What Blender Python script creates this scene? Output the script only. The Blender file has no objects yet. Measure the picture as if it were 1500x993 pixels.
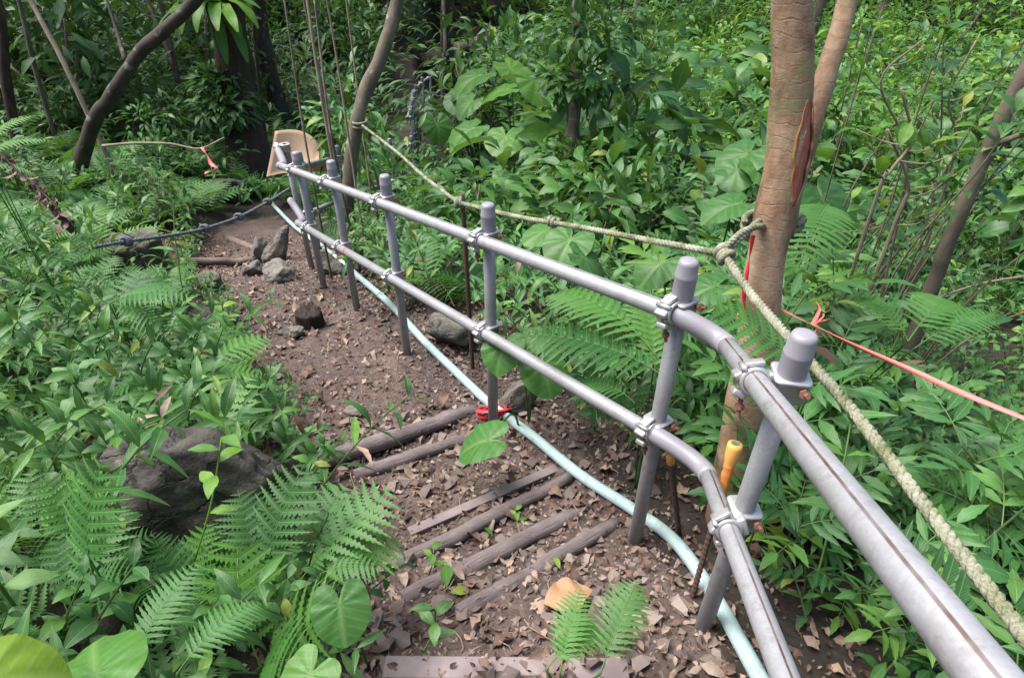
import bpy, math, random
import numpy as np
from mathutils import Vector, Matrix, noise

R = math.radians
rng = random.Random(7)
nr = np.random.default_rng(7)
SC = bpy.context.scene
COL = SC.collection

# ------------------------------------------------------------------ camera, sky, sun, exposure
F = 900.0                      # focal length in photo pixels (1500 wide)
TH = R(36.4)                   # camera looks down by this much
CT, ST = math.cos(TH), math.sin(TH)
CAMZ = 1.6
cam = bpy.data.cameras.new('camera'); cam.lens = F/1500*36; cam.sensor_width = 36
cam.clip_start = 0.02; cam.clip_end = 500
camo = bpy.data.objects.new('camera', cam); COL.objects.link(camo)
camo.location = (0, 0, CAMZ); camo.rotation_euler = (math.pi/2-TH, 0, 0)
SC.camera = camo

SUN_EL, SUN_AZ = R(64), R(-75)          # azimuth measured clockwise from +Y
W = bpy.data.worlds.new('World'); SC.world = W; W.use_nodes = True
wn = W.node_tree.nodes; wl = W.node_tree.links
sky = wn.new('ShaderNodeTexSky'); sky.sky_type = 'NISHITA'; sky.sun_disc = False
sky.sun_elevation = SUN_EL; sky.sun_rotation = SUN_AZ; sky.dust_density = 3; sky.air_density = 1.0
sky.ozone_density = 0.6
wl.new(sky.outputs[0], wn['Background'].inputs[0]); wn['Background'].inputs[1].default_value = 0.098
sl = bpy.data.lights.new('sun', 'SUN'); sl.energy = 3.4; sl.angle = R(42); sl.color = (1, .975, .93)
so = bpy.data.objects.new('sun', sl); COL.objects.link(so)
sd = Vector((math.sin(SUN_AZ)*math.cos(SUN_EL), math.cos(SUN_AZ)*math.cos(SUN_EL), math.sin(SUN_EL)))
so.rotation_euler = sd.to_track_quat('Z', 'Y').to_euler(); so.location = (0, 0, 20)
SC.view_settings.view_transform = 'Standard'; SC.view_settings.look = 'None'
SC.view_settings.gamma = 1; SC.view_settings.exposure = 1.38
SC.view_settings.use_curve_mapping = False
SC.cycles.max_bounces = 7; SC.cycles.transparent_max_bounces = 4
SC.cycles.use_denoising = True

# ------------------------------------------------------------------ pixel <-> world
def P(px, py, Z):
    X = (px-750)/F*Z; Y = (py-496.5)/F*Z
    return Vector((X, Z*CT-Y*ST, CAMZ-(Z*ST+Y*CT)))
def proj(p):
    dy, dz = p[1], p[2]-CAMZ
    Z = dy*CT-dz*ST; Y = -dy*ST-dz*CT
    return 750+F*p[0]/Z, 496.5+F*Y/Z, Z

# ------------------------------------------------------------------ materials
class NT:
    def __init__(s, name):
        s.m = bpy.data.materials.new(name); s.m.use_nodes = True
        s.t = s.m.node_tree; s.b = s.t.nodes['Principled BSDF']; s.o = s.t.nodes['Material Output']
    def n(s, typ, **kw):
        x = s.t.nodes.new('ShaderNode'+typ)
        for k, v in kw.items():
            if k[0] == '_': setattr(x, k[1:], v)
            else:
                i = x.inputs[int(k[1:])] if k[0] == 'i' and k[1:].isdigit() else x.inputs[k.replace('__', ' ')]
                if hasattr(v, 'is_output'): s.t.links.new(v, i)
                else: i.default_value = v
        return x
    def set(s, **kw):
        for k, v in kw.items():
            i = s.b.inputs[k.replace('__', ' ')]
            if hasattr(v, 'is_output'): s.t.links.new(v, i)
            else: i.default_value = v
    def math(s, op, a, b=0.0, c=0.0):
        return s.n('Math', _operation=op, i0=a, i1=b, i2=c).outputs[0]
    def ramp(s, fac, stops):
        r = s.n('ValToRGB', Fac=fac); e = r.color_ramp.elements
        while len(e) < len(stops): e.new(.5)
        for k, (p, c) in enumerate(stops):
            e[k].position = p; e[k].color = (*c, 1)
        return r.outputs[0]
    def noise(s, vec, scale, detail=4, rough=.6):
        return s.n('TexNoise', Vector=vec, Scale=scale, Detail=detail, Roughness=rough).outputs[0]
    def mix(s, fac, a, b, bt='MIX'):
        x = s.n('Mix', _data_type='RGBA', _blend_type=bt)
        for i, v in ((0, fac), (6, a), (7, b)):
            if hasattr(v, 'is_output'): s.t.links.new(v, x.inputs[i])
            else: x.inputs[i].default_value = v if i == 0 else (*v, 1)
        return x.outputs[2]
    def bump(s, h, st, dist=.01):
        b = s.n('Bump', Height=h, Strength=st, Distance=dist); s.t.links.new(b.outputs[0], s.b.inputs['Normal'])
        return b.outputs[0]
    def obj(s): return s.n('TexCoord').outputs['Object']
    def uv(s): return s.n('TexCoord').outputs['UV']
    def geo(s): return s.n('NewGeometry').outputs['Position']

M = {}
def leaf_mat(name, stops, veins=9.0, vein_amt=.35, rough=.4, trans=.3, spots=.0, dry=False):
    t = NT(name)
    rnd = t.math('FRACT', t.math('ADD', t.n('ObjectInfo').outputs['Random'], t.n('Attribute', _attribute_name='tint').outputs['Fac']))
    col = t.ramp(rnd, stops)
    sx = t.n('SeparateXYZ', Vector=t.uv())
    u, v = sx.outputs[0], sx.outputs[1]
    d = t.math('ABSOLUTE', t.math('SUBTRACT', u, .5))
    mid = t.math('SUBTRACT', 1.0, t.math('MULTIPLY', d, 22.0)); mid = t.n('Clamp', Value=mid).outputs[0]
    w = t.math('SINE', t.math('MULTIPLY', t.math('SUBTRACT', v, t.math('MULTIPLY', d, .55)), veins*6.283))
    w = t.math('POWER', t.math('ABSOLUTE', w), 8.0)
    lines = t.math('MAXIMUM', mid, t.math('MULTIPLY', w, .35))
    p = t.geo()
    blot = t.noise(p, 45, 3)
    col = t.mix(t.math('MULTIPLY', blot, .5), col, (.05, .025, .018) if dry else (.02, .05, .015), 'MIX')
    col = t.mix(t.math('MULTIPLY', lines, vein_amt), col, (.30, .20, .13) if dry else (.30, .42, .16))
    big = t.noise(p, 1.3, 2)
    if not dry: col = t.mix(t.n('Clamp', Value=t.math('MULTIPLY', t.math('SUBTRACT', big, .42), 1.5)).outputs[0], col, t.mix(.35, col, (.13, .21, .04)))
    if spots:
        sp = t.n('Clamp', Value=t.math('MULTIPLY', t.math('SUBTRACT', t.noise(p, 70, 2), .66), 25.0)).outputs[0]
        col = t.mix(t.math('MULTIPLY', sp, spots), col, (.17, .10, .05))
    t.set(Base__Color=col, Roughness=rough)
    t.b.inputs['Specular IOR Level'].default_value = .34
    t.bump(t.math('ADD', t.math('MULTIPLY', lines, -.6), t.math('MULTIPLY', t.noise(p, 160, 2), .5)), .35, .003)
    tr = t.n('BsdfTranslucent', Color=t.mix(.5, col, (.25, .12, .05) if dry else (.16, .30, .02)))
    mx = t.n('MixShader', i0=trans); t.t.links.new(t.b.outputs[0], mx.inputs[1]); t.t.links.new(tr.outputs[0], mx.inputs[2])
    t.t.links.new(mx.outputs[0], t.o.inputs[0])
    M[name] = t.m
leaf_mat('leaf_herb', [(0, (.022, .098, .024)), (.4, (.038, .148, .034)), (.78, (.066, .205, .040)), (.96, (.12, .28, .045)), (1, (.28, .30, .05))], spots=.6, rough=.43)
leaf_mat('leaf_shrub', [(0, (.026, .112, .034)), (.45, (.044, .168, .046)), (.82, (.070, .22, .050)), (.96, (.15, .32, .05)), (1, (.30, .33, .06))], veins=7, spots=.6, rough=.43)
leaf_mat('leaf_fern', [(0, (.034, .135, .028)), (.5, (.056, .195, .038)), (1, (.11, .29, .045))], veins=0.0, vein_amt=.3, trans=.35, rough=.5)
leaf_mat('leaf_taro', [(0, (.040, .15, .034)), (.5, (.058, .19, .038)), (1, (.10, .26, .038))], veins=4.5, vein_amt=.3, rough=.45, trans=.36, spots=.6)
leaf_mat('leaf_taro_yellow', [(0, (.19, .32, .03)), (1, (.24, .36, .03))], veins=4.5, vein_amt=.3, trans=.4, spots=.8)
leaf_mat('leaf_dark', [(0, (.017, .070, .018)), (.6, (.032, .118, .027)), (1, (.062, .18, .034))], trans=.25, rough=.45)  # dark leaf colour; in the far interior it also stands in for shade
leaf_mat('leaf_bright', [(0, (.052, .18, .020)), (.5, (.105, .28, .028)), (.95, (.21, .41, .04)), (1, (.36, .40, .05))], trans=.42, rough=.45)  # fresh leaf colour; at the far right it also stands in for sunlight
leaf_mat('leaf_dry', [(0, (.055, .028, .022)), (.3, (.120, .070, .052)), (.6, (.205, .135, .102)), (.85, (.33, .25, .20)), (1, (.44, .31, .21))], veins=6, vein_amt=.15, rough=.7, trans=.1, dry=True)
leaf_mat('leaf_dry_big', [(0, (.42, .24, .12)), (1, (.42, .24, .12))], veins=5, vein_amt=.5, rough=.6, trans=.15, spots=.9, dry=True)

def bark(name, c1, c2, c3, scale=6, stretch=.25, bump=.6, ring=False, lichen=0):
    t = NT(name)
    mp = t.n('Mapping', Vector=t.obj(), Scale=(1, 1, stretch if not ring else 3)).outputs[0]
    a = t.noise(mp, scale, 8, .65); b = t.noise(mp, scale*5, 5, .7)
    col = t.ramp(a, [(.3, c1), (.55, c2), (.75, c3)])
    h = t.math('ADD', a, t.math('MULTIPLY', b, .6))
    if ring:
        wv = t.n('TexWave', _wave_type='BANDS', _bands_direction='Z', Vector=t.obj(), Scale=11.0, Distortion=3.0, Detail=4.0, Detail__Scale=2.5).outputs['Fac']
        ln = t.n('Clamp', Value=t.math('MULTIPLY', t.math('SUBTRACT', wv, .94), 14.0)).outputs[0]
        col = t.mix(t.math('MULTIPLY', t.math('MULTIPLY', ln, a), .6), col, (.09, .055, .035)); h = t.math('SUBTRACT', h, t.math('MULTIPLY', ln, .35))
    if lichen:
        n2 = t.noise(t.obj(), 9, 3, .5)
        l = t.n('Clamp', Value=t.math('MULTIPLY', t.math('SUBTRACT', n2, .62), 14.0)).outputs[0]
        col = t.mix(t.math('MULTIPLY', l, lichen), col, (.42, .44, .40))
        n3 = t.noise(t.obj(), 5.5, 4, .6)
        l = t.n('Clamp', Value=t.math('MULTIPLY', t.math('SUBTRACT', n3, .56), 8.0)).outputs[0]
        col = t.mix(t.math('MULTIPLY', l, lichen*.6), col, (.15, .19, .08))
    col = t.mix(t.math('MULTIPLY', b, .45), col, c1)
    t.set(Base__Color=col, Roughness=.85); t.bump(h, bump, .012); M[name] = t.m
def bark_tan():
    t = NT('bark_pale'); p = t.obj(); a = t.noise(p, 5, 7, .65); m = t.noise(t.n('Mapping', Vector=p, Scale=(1, 1, .5)).outputs[0], 16, 6, .7); f = t.noise(t.n('Mapping', Vector=p, Scale=(1, 1, 2)).outputs[0], 45, 6, .75)
    col = t.ramp(t.math('ADD', t.math('MULTIPLY', a, .55), t.math('MULTIPLY', m, .45)), [(.38, (.12, .065, .040)), (.46, (.25, .145, .082)), (.54, (.34, .235, .145)), (.62, (.31, .28, .21)), (.7, (.18, .165, .10))])
    wv = t.n('TexWave', _wave_type='BANDS', _bands_direction='Z', Vector=p, Scale=8.5, Distortion=4.0, Detail=5.0, Detail__Scale=2.0).outputs['Fac']
    ln = t.n('Clamp', Value=t.math('MULTIPLY', t.math('SUBTRACT', wv, .965), 26.0)).outputs[0]
    ln = t.math('MULTIPLY', ln, t.n('Clamp', Value=t.math('MULTIPLY', t.math('SUBTRACT', m, .42), 6.0)).outputs[0])
    col = t.mix(t.math('MULTIPLY', ln, .3), col, (.09, .055, .035)); col = t.mix(t.math('MULTIPLY', f, .35), col, (.13, .075, .045))
    g = t.n('Clamp', Value=t.math('MULTIPLY', t.math('SUBTRACT', t.noise(p, 7.5, 5, .6), .56), 9.0)).outputs[0]; col = t.mix(t.math('MULTIPLY', g, .6), col, (.17, .20, .085))
    l = t.n('Clamp', Value=t.math('MULTIPLY', t.math('SUBTRACT', t.noise(p, 16, 4, .6), .66), 20.0)).outputs[0]; col = t.mix(t.math('MULTIPLY', l, .8), col, (.50, .51, .47))
    t.set(Base__Color=col, Roughness=.85); t.bump(t.math('SUBTRACT', t.math('ADD', t.math('MULTIPLY', m, .8), t.math('MULTIPLY', f, .5)), t.math('MULTIPLY', ln, .4)), .6, .008); M['bark_pale'] = t.m
bark_tan()
bark('bark_grey', (.06, .045, .03), (.15, .12, .085), (.26, .22, .17), 10, lichen=.6)
bark('bark_dark', (.018, .013, .009), (.05, .036, .024), (.10, .075, .05), 8, lichen=.35)
bark('bark_red', (.014, .008, .005), (.05, .028, .018), (.12, .075, .048), 12, stretch=.12, bump=1)
bark('twig', (.14, .105, .07), (.27, .21, .15), (.40, .34, .26), 14)
def log_mat(name, c1, c2, c3):
    t = NT(name); mp = t.n('Mapping', Vector=t.uv(), Scale=(14, 3.5, 1)).outputs[0]
    a = t.noise(mp, 1.0, 7, .7); b = t.noise(t.geo(), 9, 6, .65); f = t.noise(t.n('Mapping', Vector=t.uv(), Scale=(60, 8, 1)).outputs[0], 1.0, 4, .7)
    col = t.ramp(t.math('ADD', t.math('MULTIPLY', a, .5), t.math('MULTIPLY', b, .5)), [(.33, c1), (.5, c2), (.66, c3)])
    col = t.mix(t.math('MULTIPLY', f, .5), col, c1)
    t.set(Base__Color=col, Roughness=.75); t.bump(t.math('ADD', t.math('MULTIPLY', a, .9), f), 1.0, .010); M[name] = t.m
log_mat('log_wood', (.095, .070, .070), (.20, .158, .154), (.32, .27, .255))
log_mat('log_far', (.10, .065, .05), (.21, .145, .115), (.30, .22, .18))
bark('stump_wet', (.006, .004, .003), (.022, .012, .008), (.07, .03, .012), 18, stretch=1, bump=1)
bark('stem_dark', (.02, .015, .01), (.04, .03, .02), (.07, .05, .03), 20)

def stone(name, c1, c2, c3, moss=.0, scale=7, vary=.0, bp=(.9, .03)):
    t = NT(name); p = t.obj(); a = t.noise(p, scale, 9, .65); b = t.noise(p, scale*7, 6, .7)
    rn = t.n('ObjectInfo').outputs['Random']; tint = t.n('Attribute', _attribute_name='tint').outputs['Fac']
    col = t.ramp(a, [(.3, c1), (.52, c2), (.72, c3)])
    k = t.math('FRACT', t.math('ADD', rn, tint))
    col = t.mix(vary, col, t.ramp(k, [(0, (.050, .036, .033)), (.35, (.105, .074, .064)), (.75, (.185, .136, .116)), (1, (.29, .235, .205))]))
    if moss:
        up = t.n('SeparateXYZ', Vector=t.n('NewGeometry').outputs['Normal']).outputs[2]
        m = t.n('Clamp', Value=t.math('MULTIPLY', t.math('SUBTRACT', t.noise(p, 5, 6, .7), .5), 7.0)).outputs[0]
        col = t.mix(t.math('MULTIPLY', m, moss), col, (.055, .075, .025))
    if not vary:
        ck = t.n('TexVoronoi', _feature='DISTANCE_TO_EDGE', Vector=t.n('Mapping', Vector=t.mix(.25, p, t.n('TexNoise', Vector=p, Scale=6.0, Detail=4.0).outputs['Color']), Scale=(1, 1, 1.6)).outputs[0], Scale=5.0).outputs['Distance']
        ck = t.n('Clamp', Value=t.math('SUBTRACT', 1.0, t.math('MULTIPLY', ck, 28.0))).outputs[0]
        col = t.mix(t.math('MULTIPLY', ck, .7), col, c1); a = t.math('SUBTRACT', a, t.math('MULTIPLY', ck, .35))
        l = t.n('Clamp', Value=t.math('MULTIPLY', t.math('SUBTRACT', t.noise(p, 13, 4, .6), .63), 16.0)).outputs[0]; col = t.mix(t.math('MULTIPLY', l, .6), col, (.26, .26, .22))
    col = t.mix(t.math('MULTIPLY', b, .5 if not vary else .25), col, c1)
    t.set(Base__Color=col, Roughness=.75); t.bump(t.math('ADD', a, t.math('MULTIPLY', b, .5)), *bp); M[name] = t.m
stone('stone', (.07, .05, .045), (.155, .115, .095), (.27, .22, .185), 0, 3, .75, (.35, .0008))
stone('rock', (.09, .078, .068), (.19, .168, .145), (.31, .28, .245), .45)
stone('rock_dark', (.026, .022, .018), (.075, .064, .054), (.18, .16, .138), .6, 7)
stone('stump_moss', (.05, .045, .03), (.12, .105, .075), (.20, .17, .13), .65)

def soil(name, c1, c2, c3):
    t = NT(name); p = t.geo(); a = t.noise(p, 2.2, 8, .65); b = t.noise(p, 22, 8, .72); c = t.noise(p, 120, 4, .7)
    v = t.n('TexVoronoi', Vector=p, Scale=38.0).outputs['Distance']
    col = t.ramp(t.math('ADD', t.math('MULTIPLY', a, .45), t.math('MULTIPLY', b, .55)), [(.36, c1), (.5, c2), (.64, c3)])
    col = t.mix(t.math('MULTIPLY', c, .5), col, c1)
    h = t.math('ADD', t.math('ADD', b, t.math('MULTIPLY', c, .35)), t.math('MULTIPLY', v, -.5))
    t.set(Base__Color=col, Roughness=.82); t.bump(h, .9, .02); M[name] = t.m
soil('soil_trail', (.040, .026, .021), (.095, .064, .052), (.18, .128, .104))
soil('soil_bank', (.014, .010, .007), (.030, .021, .014), (.055, .040, .027))  # darkened so the gaps between leaves carry shade in the soil colour

def metal(name, c1, c2, rough=.42, met=.55, seam=False, scale=60, dirt=.25, spangle=0.0):
    t = NT(name); p = t.obj(); a = t.noise(p, scale, 5, .7); b = t.noise(p, 6, 5, .65)
    col = t.mix(a, c1, c2)
    if spangle:
        v = t.n('SeparateColor', Color=t.n('TexVoronoi', Vector=p, Scale=190.0).outputs['Color']).outputs[0]
        col = t.mix(spangle, col, t.ramp(v, [(0, c1), (1, tuple(min(1, 1.25*x) for x in c2))]))
    d = t.n('Clamp', Value=t.math('MULTIPLY', t.math('SUBTRACT', b, .52), 5.0)).outputs[0]
    col = t.mix(t.math('MULTIPLY', d, dirt), col, (.16, .135, .11))
    if spangle:
        st = t.n('Clamp', Value=t.math('MULTIPLY', t.math('SUBTRACT', t.noise(p, 17, 7, .75), .55), 7.0)).outputs[0]
        col = t.mix(t.math('MULTIPLY', st, .6), col, (.16, .14, .12)); rs = t.n('Clamp', Value=t.math('MULTIPLY', t.math('SUBTRACT', t.noise(p, 55, 5, .7), .68), 14.0)).outputs[0]; col = t.mix(t.math('MULTIPLY', rs, .6), col, (.17, .085, .05))
        up = t.n('SeparateXYZ', Vector=t.n('NewGeometry').outputs['Normal']).outputs[2]
        al_under = t.n('Clamp', Value=t.math('MULTIPLY', t.math('SUBTRACT', t.noise(p, 5, 6, .7), t.math('MULTIPLY_ADD', up, .12, .50)), 6.0)).outputs[0]  # algae green patches, denser underneath so the underside comes out darker
        col = t.mix(t.math('MULTIPLY', al_under, .4), col, (.15, .16, .10))
    if seam:
        s = t.n('SeparateXYZ', Vector=t.uv()); u = s.outputs[0]
        wob = t.math('MULTIPLY', t.math('SUBTRACT', t.noise(p, 14, 4), .5), .016)
        dd = t.math('ABSOLUTE', t.math('SUBTRACT', t.math('ADD', u, wob), .5))
        k = t.n('Clamp', Value=t.math('MULTIPLY', t.math('SUBTRACT', .019, dd), 110.0)).outputs[0]
        k = t.math('MULTIPLY', k, t.ramp(t.noise(p, 9, 3), [(.3, (.35,)*3), (.6, (1,)*3)]))
        col = t.mix(k, col, (.085, .045, .03))
    t.set(Base__Color=col, Metallic=met, Roughness=t.math('ADD', rough, t.math('MULTIPLY', a, .15)))
    t.bump(t.math('ADD', a, t.math('MULTIPLY', b, .3)), .12, .003); M[name] = t.m
metal('galv_pipe', (.23, .23, .243), (.34, .34, .355), rough=.5, met=.4, spangle=.16)
metal('galv_pipe_seam', (.24, .24, .253), (.36, .36, .375), rough=.5, met=.4, seam=True, spangle=.16)
metal('clamp_steel', (.34, .335, .33), (.58, .57, .58), rough=.30, met=.6, scale=25, dirt=.4)
metal('rusty_bolt', (.11, .045, .03), (.24, .11, .07), rough=.75, met=.1)
metal('rebar_rust', (.05, .028, .022), (.12, .065, .05), rough=.75, met=.15, scale=90)
metal('pvc_grey', (.20, .19, .215), (.25, .24, .265), rough=.36, met=0, scale=10, dirt=.2)
metal('orange_wrap', (.55, .13, .03), (.75, .33, .08), rough=.45, met=0, scale=40, dirt=.35)
metal('orange_cap', (.70, .32, .06), (.78, .45, .12), rough=.45, met=0, scale=30, dirt=.3)
metal('red_tape', (.60, .02, .03), (.75, .05, .06), rough=.4, met=0, scale=30, dirt=.1)
metal('pink_tape', (.62, .12, .11), (.72, .20, .18), rough=.5, met=0, scale=30, dirt=.15)
metal('cardboard', (.36, .235, .15), (.47, .33, .225), rough=.8, met=0, scale=12, dirt=.3)
metal('wound_red', (.20, .028, .02), (.42, .13, .09), rough=.8, met=0, scale=45, dirt=.0)
metal('wound_orange', (.24, .10, .025), (.34, .17, .06), rough=.8, met=0, scale=25, dirt=.4)
metal('black_rope', (.055, .06, .07), (.13, .14, .16), rough=.8, met=0, scale=40, dirt=.2)
def rope_mat():
    t = NT('rope_moss'); p = t.geo(); a = t.noise(p, 14, 5, .7); b = t.noise(p, 220, 3)
    c = t.ramp(t.math('ADD', a, t.math('MULTIPLY', t.math('SUBTRACT', b, .5), .5)), [(.35, (.085, .10, .035)), (.48, (.175, .18, .11)), (.65, (.29, .285, .225))])
    t.set(Base__Color=c, Roughness=.9); t.bump(b, .8, .004); M['rope_moss'] = t.m
rope_mat()
def hose_mat():
    t = NT('hose_cyan'); s = t.n('SeparateXYZ', Vector=t.uv())
    a = t.math('SINE', t.math('MULTIPLY', s.outputs[0], 6.283*24)); b = t.math('SINE', t.math('MULTIPLY', s.outputs[1], 6.283*170))
    w = t.math('MULTIPLY', a, b); n = t.noise(t.geo(), 9, 4)
    c = t.mix(t.math('MULTIPLY_ADD', w, .3, .5), (.31, .44, .44), (.45, .57, .56)); c = t.mix(t.math('MULTIPLY', n, .3), c, (.25, .33, .30)); c = t.mix(t.math('MULTIPLY', t.n('Clamp', Value=t.math('MULTIPLY', t.math('SUBTRACT', t.noise(t.geo(), 16, 6, .7), .54), 6.0)).outputs[0], .55), c, (.16, .13, .10))
    t.set(Base__Color=c, Roughness=.5); t.bump(w, .4, .002); M['hose_cyan'] = t.m
hose_mat()

# ------------------------------------------------------------------ mesh helpers
def tag(o, label=None, cat=None, group=None, kind=None):
    for k, v in (('label', label), ('category', cat), ('group', group), ('kind', kind)):
        if v: o[k] = v
    return o
def link(name, data, parent=None, mw=None):
    o = bpy.data.objects.new(name, data); COL.objects.link(o)
    if parent: o.parent = parent
    if mw is not None: o.matrix_basis = mw
    return o
def empty(name, loc=(0, 0, 0)):
    o = link(name, None); o.location = loc; o.empty_display_size = .1; return o
def mesh(name, V, Fc, UV=None, mat=None, tint=None, smooth=True):
    V = np.asarray(V, np.float32)
    me = bpy.data.meshes.new(name)
    if isinstance(Fc, np.ndarray):
        n = len(Fc); me.vertices.add(len(V)); me.vertices.foreach_set('co', V.ravel())
        me.loops.add(n*3); me.loops.foreach_set('vertex_index', Fc.astype(np.int32).ravel())
        me.polygons.add(n); me.polygons.foreach_set('loop_start', np.arange(0, n*3, 3, dtype=np.int32))
        li = Fc.ravel(); me.update(calc_edges=True)
    else:
        me.from_pydata(V.tolist(), [], [list(f) for f in Fc]); li = np.concatenate([np.asarray(f) for f in Fc])
    if UV is not None:
        l = me.uv_layers.new(name='UVMap'); l.data.foreach_set('uv', np.asarray(UV, np.float32)[li].ravel())
    if tint is not None:
        a = me.attributes.new('tint', 'FLOAT', 'POINT'); a.data.foreach_set('value', np.asarray(tint, np.float32))
    me.polygons.foreach_set('use_smooth', np.full(len(me.polygons), bool(smooth)))
    if mat: me.materials.append(M[mat])
    return me
class MB:
    """collects pieces (verts, polygons, uv) for one mesh"""
    def __init__(s): s.V = []; s.F = []; s.U = []
    def add(s, V, Fc, U=None):
        o = len(s.V); s.V += [tuple(v) for v in V]; s.F += [tuple(i+o for i in f) for f in Fc]
        s.U += list(U) if U is not None else [(0, 0)]*len(V); return s
    def build(s, name, mat, parent=None, origin=None, smooth=True, mw=None):
        V = np.array(s.V, np.float32)
        if origin is not None: V = V-np.array(origin, np.float32)
        me = mesh(name, V, s.F, s.U, mat, smooth=smooth)
        o = link(name, me, parent, mw)
        if origin is not None: o.location = Vector(origin)-(parent.location if parent else Vector())
        return o
def smooth_path(pts, n=8):
    pts = [Vector(p) for p in pts]
    if len(pts) < 3: return pts
    out = []; q = [2*pts[0]-pts[1]]+pts+[2*pts[-1]-pts[-2]]
    for i in range(1, len(q)-2):
        a, b, c, d = q[i-1:i+3]
        for k in range(n):
            t = k/n
            out.append(.5*((2*b)+(c-a)*t+(2*a-5*b+4*c-d)*t*t+(-a+3*b-3*c+d)*t**3))
    out.append(pts[-1]); return out
def frames(pts, up=Vector((0, 0, 1))):
    T = []
    for i in range(len(pts)):
        T.append((pts[min(i+1, len(pts)-1)]-pts[max(i-1, 0)]).normalized())
    n = up-T[0]*up.dot(T[0])
    if n.length < .05: n = Vector((0, 1, 0))-T[0]*T[0].y
    n.normalize(); fr = []
    for t in T:
        n = (n-t*n.dot(t)).normalized(); fr.append((t, n, t.cross(n)))
    return fr
def tube(mb, pts, r, seg=10, cap=True, wob=0, seed=0, up=Vector((0, 0, 1)), us=1.0):
    """r: number, or function of t in 0..1"""
    pts = [Vector(p) for p in pts]; fr = frames(pts, up); n = len(pts); V = []; U = []; Fc = []; L = 0
    for i, (p, (t, a, b)) in enumerate(zip(pts, fr)):
        if i: L += (p-pts[i-1]).length
        rr = r(i/(n-1)) if callable(r) else r
        for k in range(seg+1):
            g = 2*math.pi*k/seg
            d = -a*math.cos(g)+b*math.sin(g); q = rr
            if wob:
                q *= 1+wob*noise.noise((p+d*rr)*(.35/rr)+Vector((seed, 0, 0)))
            V.append(p+d*q); U.append((k/seg*us, L))
    S = seg+1
    for i in range(n-1):
        for k in range(seg): Fc.append((i*S+k, i*S+k+1, i*S+S+k+1, i*S+S+k))
    if cap:
        c = len(V); V += [pts[0], pts[-1]]; U += [(0, 0), (0, L)]
        for k in range(seg): Fc += [(c, k+1, k), (c+1, (n-1)*S+k, (n-1)*S+k+1)]
    mb.add(V, Fc, U); return mb
def lathe(mb, prof, seg=20, mw=Matrix()):
    V = []; Fc = []
    for (r, z) in prof:
        for k in range(seg): V.append(mw @ Vector((r*math.cos(2*math.pi*k/seg), r*math.sin(2*math.pi*k/seg), z)))
    for i in range(len(prof)-1):
        for k in range(seg):
            j = (k+1) % seg; Fc.append((i*seg+k, i*seg+j, i*seg+seg+j, i*seg+seg+k))
    mb.add(V, Fc); return mb
def box(mb, c, s, mw=Matrix(), bev=.15):
    """box with chamfered vertical and horizontal edges"""
    import bmesh
    bm = bmesh.new(); bmesh.ops.create_cube(bm, size=1)
    for v in bm.verts: v.co = Vector((v.co.x*s[0], v.co.y*s[1], v.co.z*s[2]))
    bmesh.ops.bevel(bm, geom=bm.edges[:], offset=bev*min(s), segments=2, affect='EDGES', profile=.6)
    bm.verts.ensure_lookup_table()
    mb.add([mw @ (v.co+Vector(c)) for v in bm.verts], [[v.index for v in f.verts] for f in bm.faces]); bm.free(); return mb
def rock_mesh(name, seed, size, mat, sub=4, cuts=9, rough=.26):
    import bmesh
    r = random.Random(seed); bm = bmesh.new(); bmesh.ops.create_icosphere(bm, subdivisions=sub, radius=1)
    pl = [(Vector((r.gauss(0, 1), r.gauss(0, 1), r.gauss(0, 1))).normalized(), r.uniform(.5, .85)) for _ in range(cuts)]
    for v in bm.verts:
        for (n, d) in pl:
            k = v.co.dot(n)
            if k > d: v.co -= n*(k-d)*.93
        if rough:
            v.co += v.co.normalized()*rough*(noise.fractal(v.co*1.9+Vector((seed*3.1, 0, 0)), 1, 2, 5)*.6)
        v.co = Vector((v.co.x*size[0], v.co.y*size[1], v.co.z*size[2]))
    V = [v.co[:] for v in bm.verts]; Fc = [[v.index for v in f.verts] for f in bm.faces]; bm.free()
    return mesh(name, V, Fc, None, mat, smooth=sub > 2)

# ------------------------------------------------------------------ terrain
PRY = np.array([-8, -2, 0, .85, 1.4, 2.2, 2.9, 3.6, 4.2, 5.2, 8.75, 11.6, 18, 24, 32, 45, 80])
PRZ = np.array([2.4, .55, .08, -.14, -.36, -.52, -.72, -.80, -.92, -1.25, -2.25, -2.55, -3.4, -3.2, -.6, 6, 26])
def h0(y): return np.interp(y, PRY, PRZ)
def cast_h(px, py, hf):
    Z = .3
    while Z < 70:
        p = P(px, py, Z)
        if p.z <= hf(p.x, p.y): break
        Z += .02 if Z < 6 else .08
    return p
T1 = [(440, 1120), (520, 993), (545, 900), (550, 820), (490, 700), (440, 625), (385, 560), (352, 490), (318, 430), (290, 395), (305, 360), (330, 338),
      (400, 322), (440, 340), (500, 400), (560, 440), (640, 480), (700, 520), (790, 590), (880, 680), (990, 850), (1060, 960), (1130, 1120)]
T2 = [(415, 300), (430, 262), (480, 240), (585, 211), (580, 180), (590, 160), (612, 185), (603, 219), (480, 262), (445, 300)]
H0 = lambda x, y: float(h0(y))
POLY = [np.array([cast_h(a, b, H0)[:2] for a, b in t]) for t in (T1, T2)]
POLY[0][0] = (-.35, -.6); POLY[0][-1] = (.42, -.6)
def inside(x, y, poly):
    x = np.asarray(x, float); y = np.asarray(y, float); c = np.zeros(x.shape, bool)
    for (x1, y1), (x2, y2) in zip(poly, np.roll(poly, -1, 0)):
        c ^= ((y1 > y) != (y2 > y)) & (x < (x2-x1)*(y-y1)/(y2-y1+1e-12)+x1)
    return c
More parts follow.
